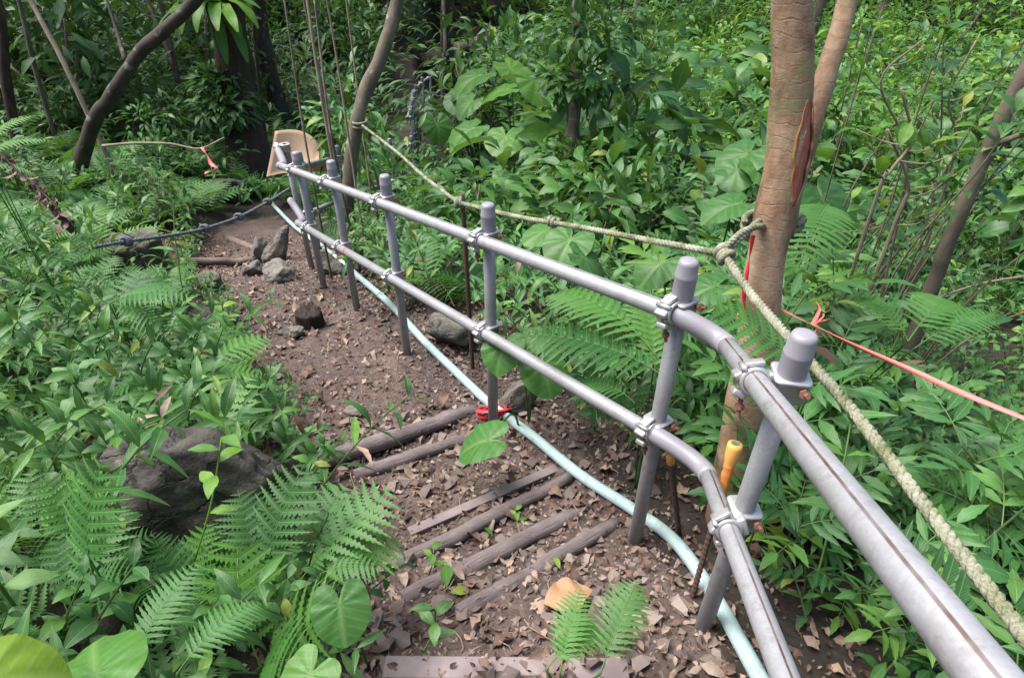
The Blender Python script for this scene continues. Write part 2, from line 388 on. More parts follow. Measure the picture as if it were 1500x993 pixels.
def pdist(x, y, poly):
    x = np.asarray(x, float); y = np.asarray(y, float); d = np.full(x.shape, 1e9)
    for (x1, y1), (x2, y2) in zip(poly, np.roll(poly, -1, 0)):
        dx, dy = x2-x1, y2-y1
        t = np.clip(((x-x1)*dx+(y-y1)*dy)/(dx*dx+dy*dy+1e-12), 0, 1)
        d = np.minimum(d, np.hypot(x-x1-t*dx, y-y1-t*dy))
    return np.where(inside(x, y, poly), -d, d)
def tdist(x, y): return np.minimum(pdist(x, y, POLY[0]), pdist(x, y, POLY[1]))
CLX = lambda y: np.interp(y, [0, .9, 1.8, 3, 4.2, 5, 8, 14, 30], [.05, .05, -.05, -.9, -1.9, -2.1, -1.2, -2.0, -3])
def Hn(x, y):
    x = np.asarray(x, float); y = np.asarray(y, float)
    d = np.maximum(tdist(x, y), 0); z = h0(y)
    left = np.clip((CLX(y)-x)/.6, 0, 1)
    lb = .06*np.clip(d/.15, 0, 1)+.22*np.minimum(d, 2.5)+.42*np.clip(d-2.5, 0, 8)
    rb = .05*np.clip(d/.2, 0, 1)-.14*np.clip(d-.3, 0, 3)
    far = np.clip((y-22)/10, 0, 1)
    z = z+(lb*left+rb*(1-left))*(1-.6*far)
    z = z+.03*np.sin(x*3.1+y*1.3)*np.sin(y*2.3-x)+.10*np.sin(x*.7+1)*np.sin(y*.55)*np.clip(y/4-.5, 0, 1)+.45*np.sin(x*1.15+.4*y)*np.sin(y*.8+1.3*np.sin(x*.6))*np.clip((y-5)/3, 0, 1)*np.clip(d-.8, 0, 1)
    return z
def H(x, y): return float(Hn(np.array([x]), np.array([y]))[0])
def cast(px, py): return cast_h(px, py, H)

def grid_axis(a, b, fine0, fine1, f, c):
    v = [fine0]; s = f
    while v[-1] < fine1: v.append(v[-1]+f)
    s = f
    while v[-1] < b: s = min(s*1.12, c); v.append(v[-1]+s)
    s = f; w = [fine0]
    while w[-1] > a: s = min(s*1.12, c); w.append(w[-1]-s)
    return np.array(sorted(w[1:])+v)
gx = grid_axis(-45, 45, -3.0, 1.6, .03, 1.2); gy = grid_axis(-6, 78, -.2, 5.6, .03, 1.2)
GX, GY = np.meshgrid(gx, gy); GZ = Hn(GX.ravel(), GY.ravel()).reshape(GX.shape)
td = tdist(GX.ravel(), GY.ravel()).reshape(GX.shape)
for j in range(0, GX.shape[0]):           # small lumps on the trodden earth and the bank
    for i in range(GX.shape[1]):
        x, y = GX[j, i], GY[j, i]
        if -3.5 < x < 3 and y < 7:
            GZ[j, i] += .018*noise.fractal(Vector((x*5, y*5, 0)), 1, 2, 4)
nx = len(gx); ny = len(gy)
idx = np.arange(nx*ny).reshape(ny, nx)
Q = np.stack([idx[:-1, :-1], idx[:-1, 1:], idx[1:, 1:], idx[1:, :-1]], -1).reshape(-1, 4)
VV = np.stack([GX.ravel(), GY.ravel(), GZ.ravel()], -1)
tq = td.ravel()[Q].mean(1)+np.array([.06*noise.noise(Vector((VV[q[0], 0]*4, VV[q[0], 1]*4, 0))) for q in Q])
GZI = GZ.copy()
def Hn(x, y):
    x = np.asarray(x, float); y = np.asarray(y, float)
    i = np.clip(np.searchsorted(gx, x)-1, 0, nx-2); j = np.clip(np.searchsorted(gy, y)-1, 0, ny-2)
    a = np.clip((x-gx[i])/(gx[i+1]-gx[i]), 0, 1); b = np.clip((y-gy[j])/(gy[j+1]-gy[j]), 0, 1)
    return (GZI[j, i]*(1-a)+GZI[j, i+1]*a)*(1-b)+(GZI[j+1, i]*(1-a)+GZI[j+1, i+1]*a)*b
def sub_mesh(name, sel, mat):
    q = Q[sel]; u, inv = np.unique(q, return_inverse=True); q = inv.reshape(-1, 4)
    tri = np.concatenate([q[:, [0, 1, 2]], q[:, [0, 2, 3]]])
    return mesh(name, VV[u], tri, None, mat)
ground = tag(link('ground', sub_mesh('ground', tq > 0, 'soil_bank')), kind='structure')
trail = tag(link('trail', sub_mesh('trail', tq <= 0, 'soil_trail')), kind='structure')

# ------------------------------------------------------------------ pipe railing beside the trail
PR = .0243
def post_at(px, py, Z, bot):
    """top of a vertical post seen at a pixel and depth; its foot is where it crosses image row bot"""
    t = P(px, py, Z); k = (bot-496.5)/F; Yc = (py-496.5)/F*Z
    L = (k*Z-Yc)/(CT-k*ST); return t, t-Vector((0, 0, L))
def near_axis(px, py, top, gap=.056):
    """point on the pixel's ray whose horizontal distance from the post axis is gap, on the camera's side"""
    best = None
    Z = .2
    while Z < 12:
        p = P(px, py, Z); d = math.hypot(p.x-top.x, p.y-top.y)
        if best is None or d < best[0]: best = (d, Z)
        if d <= gap: return p
        Z += .002
    return P(px, py, best[1])
def cap_on(post, top):
    mb = MB()
    lathe(mb, [(.0252, -.112), (.0288, -.112), (.0290, -.108), (.0293, -.052), (.0297, -.050), (.0297, -.046), (.0287, -.044), (.0262, -.012), (.0235, -.003), (.015, 0), (.0001, .001)], 28)
    c = mb.build('post_cap', 'pvc_grey', post); c.matrix_basis = Matrix.Translation((0, 0, (top-post.matrix_basis.translation).z)); return c
def make_post(root, top, foot, depth=.25):
    mb = MB(); h = (top-foot).length
    tube(mb, [(0, 0, -depth), (0, 0, h*.5), (0, 0, h-.02)], PR, 20, up=Vector((0, 1, 0)))
    tilt = (top-foot).to_track_quat('Z', 'Y').to_matrix().to_4x4()
    p = mb.build('post', 'galv_pipe', root, mw=Matrix.Translation(foot) @ tilt)
    mb2 = MB(); lathe(mb2, [(.0252, -.112), (.0288, -.112), (.0290, -.108), (.0293, -.052), (.0297, -.050), (.0297, -.046), (.0287, -.044), (.0262, -.012), (.0235, -.003), (.015, 0), (.0001, .001)], 28)
    mb2.build('post_cap', 'pvc_grey', p, mw=Matrix.Translation((0, 0, h)))
    return p
def clamp_meshes():
    a = MB(); r0 = PR+.0012; r1 = PR+.0048; r2 = PR+.0085; w = .023
    X = Matrix.Rotation(R(90), 4, 'Y')
    lathe(a, [(r0, -w), (r2, -w), (r2, -w+.005), (r1, -w+.008), (r1-.001, 0), (r1, w-.008), (r2, w-.005), (r2, w), (r0, w)], 28, X)
    box(a, (0, .004, r2+.004), (.030, .040, .010), Matrix.Rotation(R(14), 4, 'X'), .3)         # flap over the top
    box(a, (0, -.022, r1-.002), (.040, .020, .016), Matrix.Rotation(R(38), 4, 'X'), .3)        # hinge lug
    X2 = Matrix.Translation((0, -.026, r2-.007)) @ X
    lathe(a, [(.0001, -.024), (.006, -.024), (.006, .024), (.0001, .024)], 12, X2)             # hinge pin
    box(a, (0, .034, 0), (.038, .022, .046), Matrix(), .25)                                    # web to the post collar
    box(a, (0, -.014, -r2-.006), (.034, .030, .016), Matrix.Rotation(R(-20), 4, 'X'), .3)      # bolt lug
    A = mesh('clamp', a.V, a.F, a.U, 'clamp_steel')
    b = MB(); s = .0345; c = .011; prof = []
    ring = []
    for (sx, sy) in ((1, 1), (-1, 1), (-1, -1), (1, -1)):
        for k in range(5):
            g = math.atan2(sy, sx)+R(-45+22.5*k); ring.append((sx*(s-c)+c*math.cos(g), sy*(s-c)+c*math.sin(g)))
    n = len(ring); V = []; Fc = []
    for (k, z) in ((.74, -.028), (.97, -.028), (1, -.025), (1, .022), (1.06, .024), (1.06, .029), (.97, .031), (.4, .029)):
        V += [(x*k, y*k, z) for x, y in ring]
    for i in range(7):
        for k in range(n): j = (k+1) % n; Fc.append((i*n+k, i*n+j, i*n+n+j, i*n+n+k))
    b.add(V, Fc)
    B = mesh('post_collar', b.V, b.F, b.U, 'clamp_steel')
    d = MB()
    lathe(d, [(.0001, .0), (.0055, .0), (.0055, .030), (.0105, .030), (.0105, .040), (.0001, .040)], 6)
    lathe(d, [(.0001, .040), (.0052, .040), (.0052, .056), (.0001, .056)], 8)
    D = mesh('bolt', d.V, d.F, d.U, 'rusty_bolt', smooth=False)
    return A, B, D
CLM = clamp_meshes()
def add_clamp(root, rp, rd, axis_pt, axis_dir=Vector((0, 0, 1)), bolts=True):
    """rp: point on the rail axis, rd: rail direction, axis_pt: a point of the post axis"""
    q = axis_pt+axis_dir*((rp-axis_pt).dot(axis_dir)); y = q-rp
    x = rd.normalized(); y = (y-x*y.dot(x)).normalized(); z = x.cross(y)
    if z.z < 0: x = -x; z = -z
    mw = Matrix.Translation(rp) @ Matrix((x, y, z)).transposed().to_4x4()
    c = link('clamp', CLM[0], root, mw)
    pz = axis_dir; py_ = (y-pz*y.dot(pz)).normalized(); px_ = py_.cross(pz)
    mc = Matrix.Translation(q) @ Matrix((px_, py_, pz)).transposed().to_4x4()
    o = link('post_collar', CLM[1], c, mw.inverted() @ mc)
    if bolts:
        link('bolt', CLM[2], c, Matrix.Translation((0, -.018, -PR-.004)) @ Matrix.Rotation(R(180), 4, 'X'))
        link('bolt', CLM[2], o, Matrix.Translation((.018, .020, 0)) @ Matrix.Rotation(R(62), 4, 'Y'))
    return c

railing = empty('pipe_railing', P(925, 812, 2.33))
OFF = railing.location.copy()
railing.location = (0, 0, 0)
posts = {}
for k, (px, py, w, bot) in dict(D=(1180, 488, 43.5, 965), C=(1010, 380, 33, 815), B=(714.7, 298, 22.5, 615), A=(563, 256, 17.1, 543), E=(484, 235, 14.3, 448), Fp=(432.7, 222.5, 12.6, 362), G=(418, 217, 11.1, 345)).items():
    posts[k] = post_at(px, py, 52.2/w, bot)
posts['N'] = (Vector((.48, -.42, 1.70)), Vector((.48, -.42, .10)))
for k, (t, f) in posts.items():
    g = H(f.x, f.y); f = Vector((f.x, f.y, min(f.z, g+.02) if k != 'N' else g))
    make_post(railing, t, f)
# upper rail
uC = near_axis(962, 449, posts['C'][0]); uF = near_axis(430, 250, posts['Fp'][0])
ud = (uF-uC).normalized()
uEnd = uF+ud*.30
uD = near_axis(1104, 556, posts['D'][0], .068)
un = (P(1352, 872, .60)-uD).normalized()
bend0 = uC-ud*.035; k0 = uD-un*.10
corner = uC-ud*.17
def back_to(p, d, u):
    k_ = 0
    while proj(p)[0] > u and k_ < 400: p = p-d*.002; k_ += 1
    return p
def bez(a, da, b, db, h, n=14):
    p1 = a+da*h; p2 = b-db*h
    return [a*(1-t)**3+p1*3*t*(1-t)**2+p2*3*t*t*(1-t)+b*t**3 for t in (i/n for i in range(n+1))]
k0 = back_to(uD, un, 1066); bend0 = uC-ud*.02
pts = bez(bend0, -ud, k0, un, (k0-bend0).length*.38)
tube_ = MB(); tube(tube_, [uEnd, uF, (uF+uC)/2, uC, bend0-ud*.02], PR, 22); tube_.build('top_rail', 'galv_pipe_seam', railing, mw=Matrix())
sl_ = MB(); tube(sl_, pts, lambda t: PR+.0036, 22); sl_.build('elbow', 'pvc_grey', railing)
nend = uD+un*1.6
tube_ = MB(); tube(tube_, [k0-un*.03, uD, uD+un*.5, nend], PR, 24, up=Vector((-.45, .1, 1))); tube_.build('top_rail', 'galv_pipe_seam', railing)
# end return of the upper rail, down to the corner post
gT = posts['G'][0]
e1 = uEnd+ud*.03
mb = MB(); tube(mb, smooth_path([uEnd-ud*.03, uEnd+ud*.025, uEnd+ud*.045+Vector((.02, .04, 0)), Vector((gT.x-.05, gT.y-.03, uEnd.z+.0))], 6), PR+.003, 16); mb.build('elbow', 'pvc_grey', railing)
def axis_clamp(rp, rd, key, **kw): add_clamp(railing, rp, rd, posts[key][0], **kw)
for key in ('C', 'B', 'A', 'E', 'Fp'):
    t = posts[key][0]; u = ud; w = Vector((t.x-uC.x, t.y-uC.y, 0)); s = w.dot(Vector((u.x, u.y, 0)))/Vector((u.x, u.y, 0)).length_squared
    axis_clamp(uC+u*s, u, key, bolts=key in 'CBA')
axis_clamp(uD, un, 'D'); axis_clamp(uD+un*((uD.y-posts['N'][0].y)/-un.y), un, 'N')
# lower rail
lC = near_axis(936, 622, posts['C'][0]); lE = near_axis(498, 363, posts['E'][0]); ld = (lE-lC).normalized()
lEnd = lE+ld*(1.02)
lEnd = lC+ld*((uEnd-uC).length-.12)
lD = near_axis(1066, 772, posts['D'][0], .062); ln = (P(1150, 992, 1.04)-lD).normalized()
b0 = lC-ld*.05
mb = MB(); tube(mb, [lEnd, (lEnd+lC)/2, lC, b0-ld*.02], PR, 22); mb.build('lower_rail', 'galv_pipe', railing)
lk = back_to(lD, ln, 1038); b0 = lC-ld*.03
mb = MB(); tube(mb, bez(b0, -ld, lk, ln, (lk-b0).length*.38), PR+.0036, 22); mb.build('elbow', 'pvc_grey', railing)
mb = MB(); tube(mb, [lk-ln*.03, lD, lD+ln*.5, lD+ln*1.5], PR, 24); mb.build('lower_rail', 'galv_pipe_seam', railing)
g = posts['G'][0]
mb = MB(); tube(mb, smooth_path([lEnd-ld*.03, lEnd+ld*.05, lEnd+ld*.085+Vector((.03, .05, 0)), Vector((g.x-.035, g.y-.045, lEnd.z))], 6), PR+.003, 16); mb.build('elbow', 'pvc_grey', railing)
for key in ('C', 'B', 'A', 'E', 'Fp'):
    t = posts[key][0]; w = Vector((t.x-lC.x, t.y-lC.y, 0)); s = w.dot(Vector((ld.x, ld.y, 0)))/Vector((ld.x, ld.y, 0)).length_squared
    axis_clamp(lC+ld*s, ld, key, bolts=key in 'CBA')
axis_clamp(lD, ln, 'D')
add_clamp(railing, Vector((g.x-.05, g.y-.03, uEnd.z)), Vector((1, .6, 0)), g, bolts=False)
# thin red ring of tape on the lower rail
sE = (lC+ld*((lE-lC).length-.12)); mb = MB(); tube(mb, [sE-ld*.008, sE+ld*.008], PR+.0012, 16); mb.build('red_mark', 'red_tape', railing)
tag(railing, 'grey steel pipe railing with capped posts and two rails beside the dirt steps', 'railing')

def far_railing(pts_top, label, sub=.42, lowr=True, cuts=None):
    """pts_top: (px, py, Z) of the post tops, in order"""
    r = empty('pipe_railing'); tp = [P(*a) for a in pts_top]
    for t in tp: make_post(r, t, Vector((t.x, t.y, min(H(t.x, t.y), t.z-.6))))
    for name, dz in (('top_rail', .13), ('lower_rail', .58)):
        mb = MB(); q = [t+Vector((-.045, -.03, -dz)) for t in tp]; tube(mb, smooth_path(q, 3), PR, 12); mb.build(name, 'galv_pipe', r)
    for i, t in enumerate(tp):
        d = tp[min(i+1, len(tp)-1)]-tp[max(i-1, 0)]
        for dz in (.13, .58): add_clamp(r, t+Vector((-.045, -.03, -dz)), d, t, bolts=False)
    return tag(r, label, 'railing')
far_railing([(437, 222, 5.35), (494, 213, 6.3), (570, 203, 8.0), (602, 199, 9.0)], 'grey pipe railing running behind the thin stems past the bent cardboard')
far_railing([(601, 160, 9.6), (603.5, 146, 10.3), (606, 134, 11), (608.5, 124, 11.8), (618, 113, 13), (629, 106, 14.2), (643, 99, 15.6), (656, 94, 17), (671, 91, 18.5), (720, 93, 20.5)], 'distant grey pipe railing climbing round a bend in the far trail')

# ------------------------------------------------------------------ logs of the steps
def make_log(px0, py0, px1, py1, r, label, mat='log_wood', lift=.02, seed=0, flat=False, group=None):
    a, b = cast(px0, py0), cast(px1, py1)
    a = Vector((a.x, a.y, H(a.x, a.y)+r*lift)); b = Vector((b.x, b.y, H(b.x, b.y)+r*lift)); o = (a+b)/2
    mb = MB(); n = 14
    q = [a+(b-a)*(i/n)-o+Vector((0, .005*noise.noise(Vector((i*.3, seed, 5))), .016*noise.noise(Vector((i*.4, seed, 0))))) for i in range(n+1)]
    if flat:
        L = (b-a).length; d = (b-a).normalized(); s = Vector((0, 0, 1)).cross(d).normalized()
        mw = Matrix((d, s, d.cross(s))).transposed().to_4x4()
        box(mb, (0, 0, 0), (L, r*2, r*1.3), mw, .1)
    else: tube(mb, q, lambda t: .88*r*(1-.08*t)*(1 if .01 < t < .99 else .9), 16, wob=.26, seed=seed*7.3)
    lo = mb.build('step_log', mat); lo.location = o
    return tag(lo, label, 'log', group)
make_log(565, 986, 920, 986, .030, 'flat dark timber edging the highest step, beside the big taro leaf', flat=True, seed=1, lift=.12)
make_log(670, 905, 905, 765, .034, 'step log just above the big brown fallen leaf', seed=2)
make_log(590, 882, 862, 745, .037, 'thick step log with pale worn top, second above the brown fallen leaf', seed=3)
make_log(575, 832, 835, 700, .033, 'step log third above the big brown fallen leaf, gravel on both sides', seed=4)
make_log(600, 785, 815, 690, .020, 'thin flat timber strip across the steps under the blue hose', seed=5, flat=True, lift=.4)
make_log(520, 700, 715, 634, .036, 'step log ending near the red tape on the hose', seed=6)
make_log(450, 684, 700, 602, .045, 'thickest step log at the foot of the steps by the flat dirt', seed=7)
make_log(270, 385, 385, 383, .045, 'pale step log lying across the trail by the mossy stump', 'log_far', seed=8)
make_log(335, 352, 390, 372, .045, 'short pale step log leaning beside the upright slab', 'log_far', seed=9)

# ------------------------------------------------------------------ rocks and stumps
def rock(px, py, w, h, depth, seed, label, mat='rock', name='rock', rot=0, sub=4, cuts=9, sink=.35, cat='rock'):
    """px, py: where its foot meets the ground; sizes in photo pixels at that distance"""
    p = cast(px, py); Z = proj(p)[2]; s = Z/F
    o = link(name, rock_mesh(name, seed, (w*s*.5, depth*.5, h*s*.5/CT), mat, sub, cuts))
    z = h*s*.5/CT
    o.location = (p.x, p.y+depth*.3, H(p.x, p.y+depth*.3)+z*(1-sink)); o.rotation_euler = (rng.uniform(-.15, .15), rng.uniform(-.15, .15), rot)
    return tag(o, label, cat)
rock(282, 812, 295, 195, .50, 3, 'big dark mossy boulder half buried among ferns beside the steps', 'rock_dark', 'boulder', .2, 5, 12, .2)
rock(405, 412, 62, 30, .26, 5, 'flat grey rock in the trail below the upright slab', sub=4)
rock(372, 405, 40, 22, .2, 6, 'small grey flat rock beside the flat grey rock in the trail')
rock(668, 515, 88, 52, .24, 8, 'mossy grey rock behind the blue hose under the bushes', sink=.2)
rock(760, 606, 60, 46, .16, 9, 'round grey stone beside the red tape under taro stalks', sink=.15)
rock(480, 405, 50, 38, .2, 12, 'brown rock beside the posts where the hose emerges')
rock(300, 480, 90, 34, .25, 14, 'low dark rock at the fern covered edge of the dirt', 'rock_dark', sink=.5)
rock(432, 498, 32, 18, .09, 16, 'small grey slab touching the wet dark stump', sink=.3)
rock(520, 610, 36, 14, .08, 17, 'thin grey slab lying flat on the bare dirt', sink=.3)
rock(330, 300, 60, 40, .4, 18, 'mossy boulder under leaves above the knotted dark rope', 'rock_dark', 'boulder')
def stump(px, py, r, h, label, mat, seed, lean=(0, 0), name='stump', jag=.15):
    p = cast(px, py); mb = MB(); b = Vector((p.x, p.y+r*.6, H(p.x, p.y+r*.6))); n = 14; S = 44; V = []; Fc = []
    def nz(a, b_, c, f=1.0): return noise.fractal(Vector((a, b_, c))*f+Vector((seed*5.3, 0, 0)), 1, 2, 4)
    for i in range(n+1):
        t = i/n
        for k in range(S):
            g = 2*math.pi*k/S; cx, cy = math.cos(g), math.sin(g)
            q = r*(1.10-.14*t+.22*(1-t)**5)*(1+.22*nz(cx*1.3, cy*1.3, 0)+.10*nz(cx*4, cy*4, t*1.1)+.05*nz(cx*9, cy*9, t*3))
            top = h*(1+jag*nz(cx*1.6, cy*1.6, 4.0))
            V.append((q*cx+lean[0]*t, q*cy+lean[1]*t, -.1+(top+.1)*t))
    for i in range(n):
        for k in range(S): j = (k+1) % S; Fc.append((i*S+k, i*S+j, i*S+S+j, i*S+S+k))
    prev = n*S
    for m_, f in enumerate((.9, .72, .5, .25)):
        o = len(V)
        for k in range(S):
            x, y, z = V[n*S+k]; V.append((x*f+lean[0]*(1-f), y*f+lean[1]*(1-f), h*(1+jag*.5*nz(x/r*f*2, y/r*f*2, 7.0))+.004))
        for k in range(S): j = (k+1) % S; Fc.append((prev+k, prev+j, o+j, o+k))
        prev = o
    V.append((lean[0], lean[1], h)); Fc += [(prev+k, prev+(k+1) % S, len(V)-1) for k in range(S)]
    mb.add(V, Fc); o = mb.build(name, mat); o.location = b
    return tag(o, label, 'stump')
stump(200, 400, .19, .26, 'wide mossy cut stump behind the knotted dark rope', 'stump_moss', 3, (.0, -.02))
stump(301, 425, .10, .10, 'small mossy stump at the leafy edge of the trail', 'stump_moss', 8)
stump(453, 480, .085, .12, 'dark wet cut stump standing in the middle of the trail', 'stump_wet', 15, (.01, -.02), jag=.4)
p = cast(400, 385)
o = link('slab', rock_mesh('slab', 33, (.12, .06, .26), 'rock', 4, 14)); o.location = p+Vector((.05, .05, .08)); o.rotation_euler = (R(-15), R(38), R(15))
tag(o, 'upright leaning grey stone slab at the bend of the trail', 'slab')
o = link('slab', rock_mesh('slab', 35, (.13, .11, .16), 'rock', 4, 12)); o.location = p+Vector((-.13, .1, .05)); o.rotation_euler = (0, R(14), 0)
tag(o, 'dark mossy slab propped behind the leaning grey slab', 'slab')

# ------------------------------------------------------------------ hose, tapes, ropes, rods
def strip_path(pl): return [P(*a) for a in pl]
hp = []
for (px, py) in [(395, 300), (430, 335), (480, 372), (530, 415), (575, 455), (620, 505), (670, 553), (720, 602), (780, 648), (850, 706), (925, 755), (985, 800), (1035, 870), (1080, 950), (1130, 1050)]:
    q = cast(px, py); hp.append(Vector((q.x, q.y, H(q.x, q.y)+.035)))
mb = MB(); tube(mb, smooth_path(hp, 8), .0235, 16, wob=.05)
tag(mb.build('hose', 'hose_cyan'), 'pale cyan woven hose lying along the foot of the railing', 'hose')
def flat_band(mb, pts, w, th=.0008, up=Vector((0, 0, 1)), twist=0):
    pts = [Vector(p) for p in pts]; fr = frames(pts, up); V = []; U = []; n = len(pts)
    for i, (p, (t, a, b)) in enumerate(zip(pts, fr)):
        g = twist*i/n; d = b*math.cos(g)+a*math.sin(g); e = (a*math.cos(g)-b*math.sin(g))*th
        ww = w(i/(n-1)) if callable(w) else w
        V += [p+d*ww/2+e, p-d*ww/2+e, p-d*ww/2-e, p+d*ww/2-e]; U += [(0, i/n)]*4
    Fc = [(i*4+k, i*4+(k+1) % 4, i*4+4+(k+1) % 4, i*4+4+k) for i in range(n-1) for k in range(4)]
    mb.add(V, Fc, U)
# red tie at post B
c = hp[7]; bf = posts['B'][1]; cc = (c+Vector((bf.x, bf.y, c.z)))/2
mb = MB()
for k in range(4):
    q = [cc+Vector((.062*math.cos(a)*(1+.08*k), .046*math.sin(a), -.016+.019*k+.03*math.sin(a+k))) for a in np.linspace(0, 2*math.pi, 25)]
    flat_band(mb, q, .024, .0015, up=Vector((1, 0, 0)), twist=.6*k)
flat_band(mb, smooth_path([cc+Vector((.04, -.03, 0)), cc+Vector((.06, -.05, -.01)), cc+Vector((.055, -.065, -.05))], 5), .014, .001, twist=2)
tag(mb.build('tape_tie', 'red_tape'), 'bright red plastic tape tying the blue hose to a post', 'tape')

def rope(root, pts, r, name='strand', mat='rope_moss', lay=.046, n=3, seg=6, step=.006):
    """n strands twisted round a path; each strand one mesh"""
    pts = smooth_path(pts, 10); out = [pts[0]]; acc = 0
    L = [0]
    for a, b in zip(pts, pts[1:]): L.append(L[-1]+(b-a).length)
    m = max(8, int(L[-1]/step)); d = np.linspace(0, L[-1], m)
    A = np.array([list(p) for p in pts]); q = [Vector((np.interp(s, L, A[:, 0]), np.interp(s, L, A[:, 1]), np.interp(s, L, A[:, 2]))) for s in d]
    fr = frames(q)
    for k in range(n):
        mb = MB()
        s = [p+(a*math.cos(2*math.pi*(dd/lay+k/n))+b*math.sin(2*math.pi*(dd/lay+k/n)))*r*.47 for p, dd, (t, a, b) in zip(q, d, fr)]
        tube(mb, s, r*.57, seg, wob=.08); mb.build(name, mat, root)
def knot(root, c, r, mat='rope_moss', axis=Vector((1, 0, 0)), turns=3, tr=.009, w=.03):
    mb = MB(); axis = axis.normalized(); u = axis.orthogonal().normalized(); v = axis.cross(u)
    q = [c+axis*(w*(t-.5))+(u*math.cos(2*math.pi*turns*t)+v*math.sin(2*math.pi*turns*t))*r*(1+.15*math.sin(9*t)) for t in np.linspace(0, 1, 14*turns)]
    tube(mb, q, tr, 8, wob=.1); mb.build('knot', mat, root)
yr = empty('rope')
K1 = P(672, 297, 2.95); K2 = P(1060, 372, 1.78); K3 = P(528, 182, 4.9)
rope(yr, [K3, P(580, 222, 4.1), P(625, 262, 3.4), K1], .011, step=.012)
rope(yr, [K1, P(760, 318, 2.6), P(850, 333, 2.3), P(950, 352, 2.0), K2], .0115, step=.009)
rope(yr, [K2, P(1100, 430, 1.63), P(1160, 500, 1.42), P(1250, 603, 1.19), P(1350, 735, 1.0), P(1450, 865, .86), P(1560, 1010, .74)], .0125, step=.006)
tree_c = P(1134, 318, 1.98)
wrap = []
for a in np.linspace(R(200), R(540), 26):
    wrap.append(tree_c+Vector((.088*math.cos(a), .080*math.sin(a), .02*math.sin(a*.5))))
rope(yr, [K2, P(1085, 348, 1.80), P(1108, 328, 1.86)]+wrap[2:], .0115, step=.007)
rope(yr, [K2+Vector((0, 0, .02)), P(1088, 340, 1.80), P(1112, 332, 1.84)]+[w+Vector((0, 0, -.022)) for w in wrap[3:]], .0105, step=.007)
knot(yr, K1, .020, turns=4, tr=.009); knot(yr, K2, .018, axis=Vector((.3, -1, -.3)), turns=3, tr=.010, w=.045); knot(yr, P(810, 325, 2.43), .014, axis=Vector((.7, -.6, 0)), turns=2)
knot(yr, K3, .05, axis=Vector((0, 0, 1)), turns=3, tr=.010, w=.05)
tag(yr, 'mossy yellowish twisted rope tied round the forked tree', 'rope')

br = empty('rope')
bp = [P(423, 277, 4.85), P(392, 296, 4.55), P(350, 318, 4.2), P(300, 335, 3.85), P(250, 345, 3.55), P(185, 354, 3.2), P(140, 362, 3.0)]
rope(br, bp, .012, mat='black_rope', step=.02)
for i in (1, 2, 3, 5): knot(br, bp[i], .019, 'black_rope', bp[i]-bp[i-1], 2, .010, .03)
tag(br, 'dark grey rope with knots strung low across the trail past the wide stump', 'rope')

# pink ribbon from the forked tree
rb = [P(1143, 452, 2.0), P(1190, 476, 1.9), P(1250, 505, 1.75), P(1330, 540, 1.6), P(1420, 580, 1.45), P(1540, 628, 1.3)]
mb = MB(); flat_band(mb, smooth_path(rb, 8), .013, .0006, twist=3.2)
o = empty('ribbon'); mb.build('band', 'pink_tape', o)
mb = MB(); k = rb[1]
for e in (P(1195, 443, 1.9), P(1205, 462, 1.9), P(1215, 470, 1.95), P(1192, 488, 1.9)):
    flat_band(mb, smooth_path([k, (k+e)/2+Vector((.012, 0, .012)), e], 5), .013, .0006, twist=1.5)
mb.build('bow', 'pink_tape', o)
tag(o, 'long pink plastic ribbon knotted in a bow and stretched from the forked tree', 'ribbon')
o = empty('ribbon'); mb = MB()
tc = P(1112, 470, 2.08)
flat_band(mb, [tc+Vector((.072*math.cos(a), .072*math.sin(a), -.012*math.cos(a))) for a in np.linspace(0, 6.3, 30)], .022, .0008, up=Vector((1, 0, 0)))
mb.build('band', 'pink_tape', o); tag(o, 'pink ribbon wrapped round the foot of the forked trunk', 'ribbon')
mb = MB(); flat_band(mb, smooth_path([P(1103, 345, 1.86), P(1096, 390, 1.9), P(1090, 430, 1.95), P(1092, 462, 1.98)], 6), .014, .001, twist=5)
tag(mb.build('ribbon', 'red_tape'), 'dark red ribbon hanging down the trunk from the rope loop', 'ribbon')

def rod(top, foot, r, label, ribs=True, wrap=None, name='rebar_rod'):
    root = empty(name); root.location = foot
    d = top-foot; L = d.length; mb = MB(); n = int(L/.005) if ribs else 8
    tube(mb, [d*(i/n) for i in range(-10 if ribs else -1, n+1)], (lambda t: r*(1+.14*math.sin(t*(n+10)*math.pi/2))) if ribs else r, 10, up=Vector((0, 1, 0)), wob=.05)
    mb.build('rod', 'rebar_rust', root)
    if wrap == 'band':
        mb = MB(); tube(mb, [d*(1-.05/L), d*(1-.02/L), d*1.004], r*1.5, 12, up=Vector((0, 1, 0)), wob=.2); mb.build('tape_wrap', 'orange_cap', root)
    if wrap == 'cap':
        n = 26; mb = MB(); tube(mb, [d*(1-.22/L*(1-i/n)) for i in range(n+1)], lambda t: r*(1.35+.28*abs(math.sin(t*22))+.3*t), 14, up=Vector((0, 1, 0)), wob=.25); w = mb.build('tape_wrap', 'orange_wrap', root)
        rot = d.to_track_quat('Z', 'Y').to_matrix().to_4x4(); mb = MB()
        lathe(mb, [(r*1.5, -.05), (r*2.2, -.02), (r*2.45, .015), (r*2.3, .028), (r*1.5, .030)], 18, Matrix.Translation(d) @ rot); mb.build('cap', 'orange_cap', root)
        mb = MB(); lathe(mb, [(r*1.5, .0301), (r*.6, .0295), (.0001, .029)], 14, Matrix.Translation(d) @ rot); mb.build('cap_top_disc', 'rope_moss', root)  # flat disc, coloured darker to stand for the open top
    return tag(root, label, 'rod')
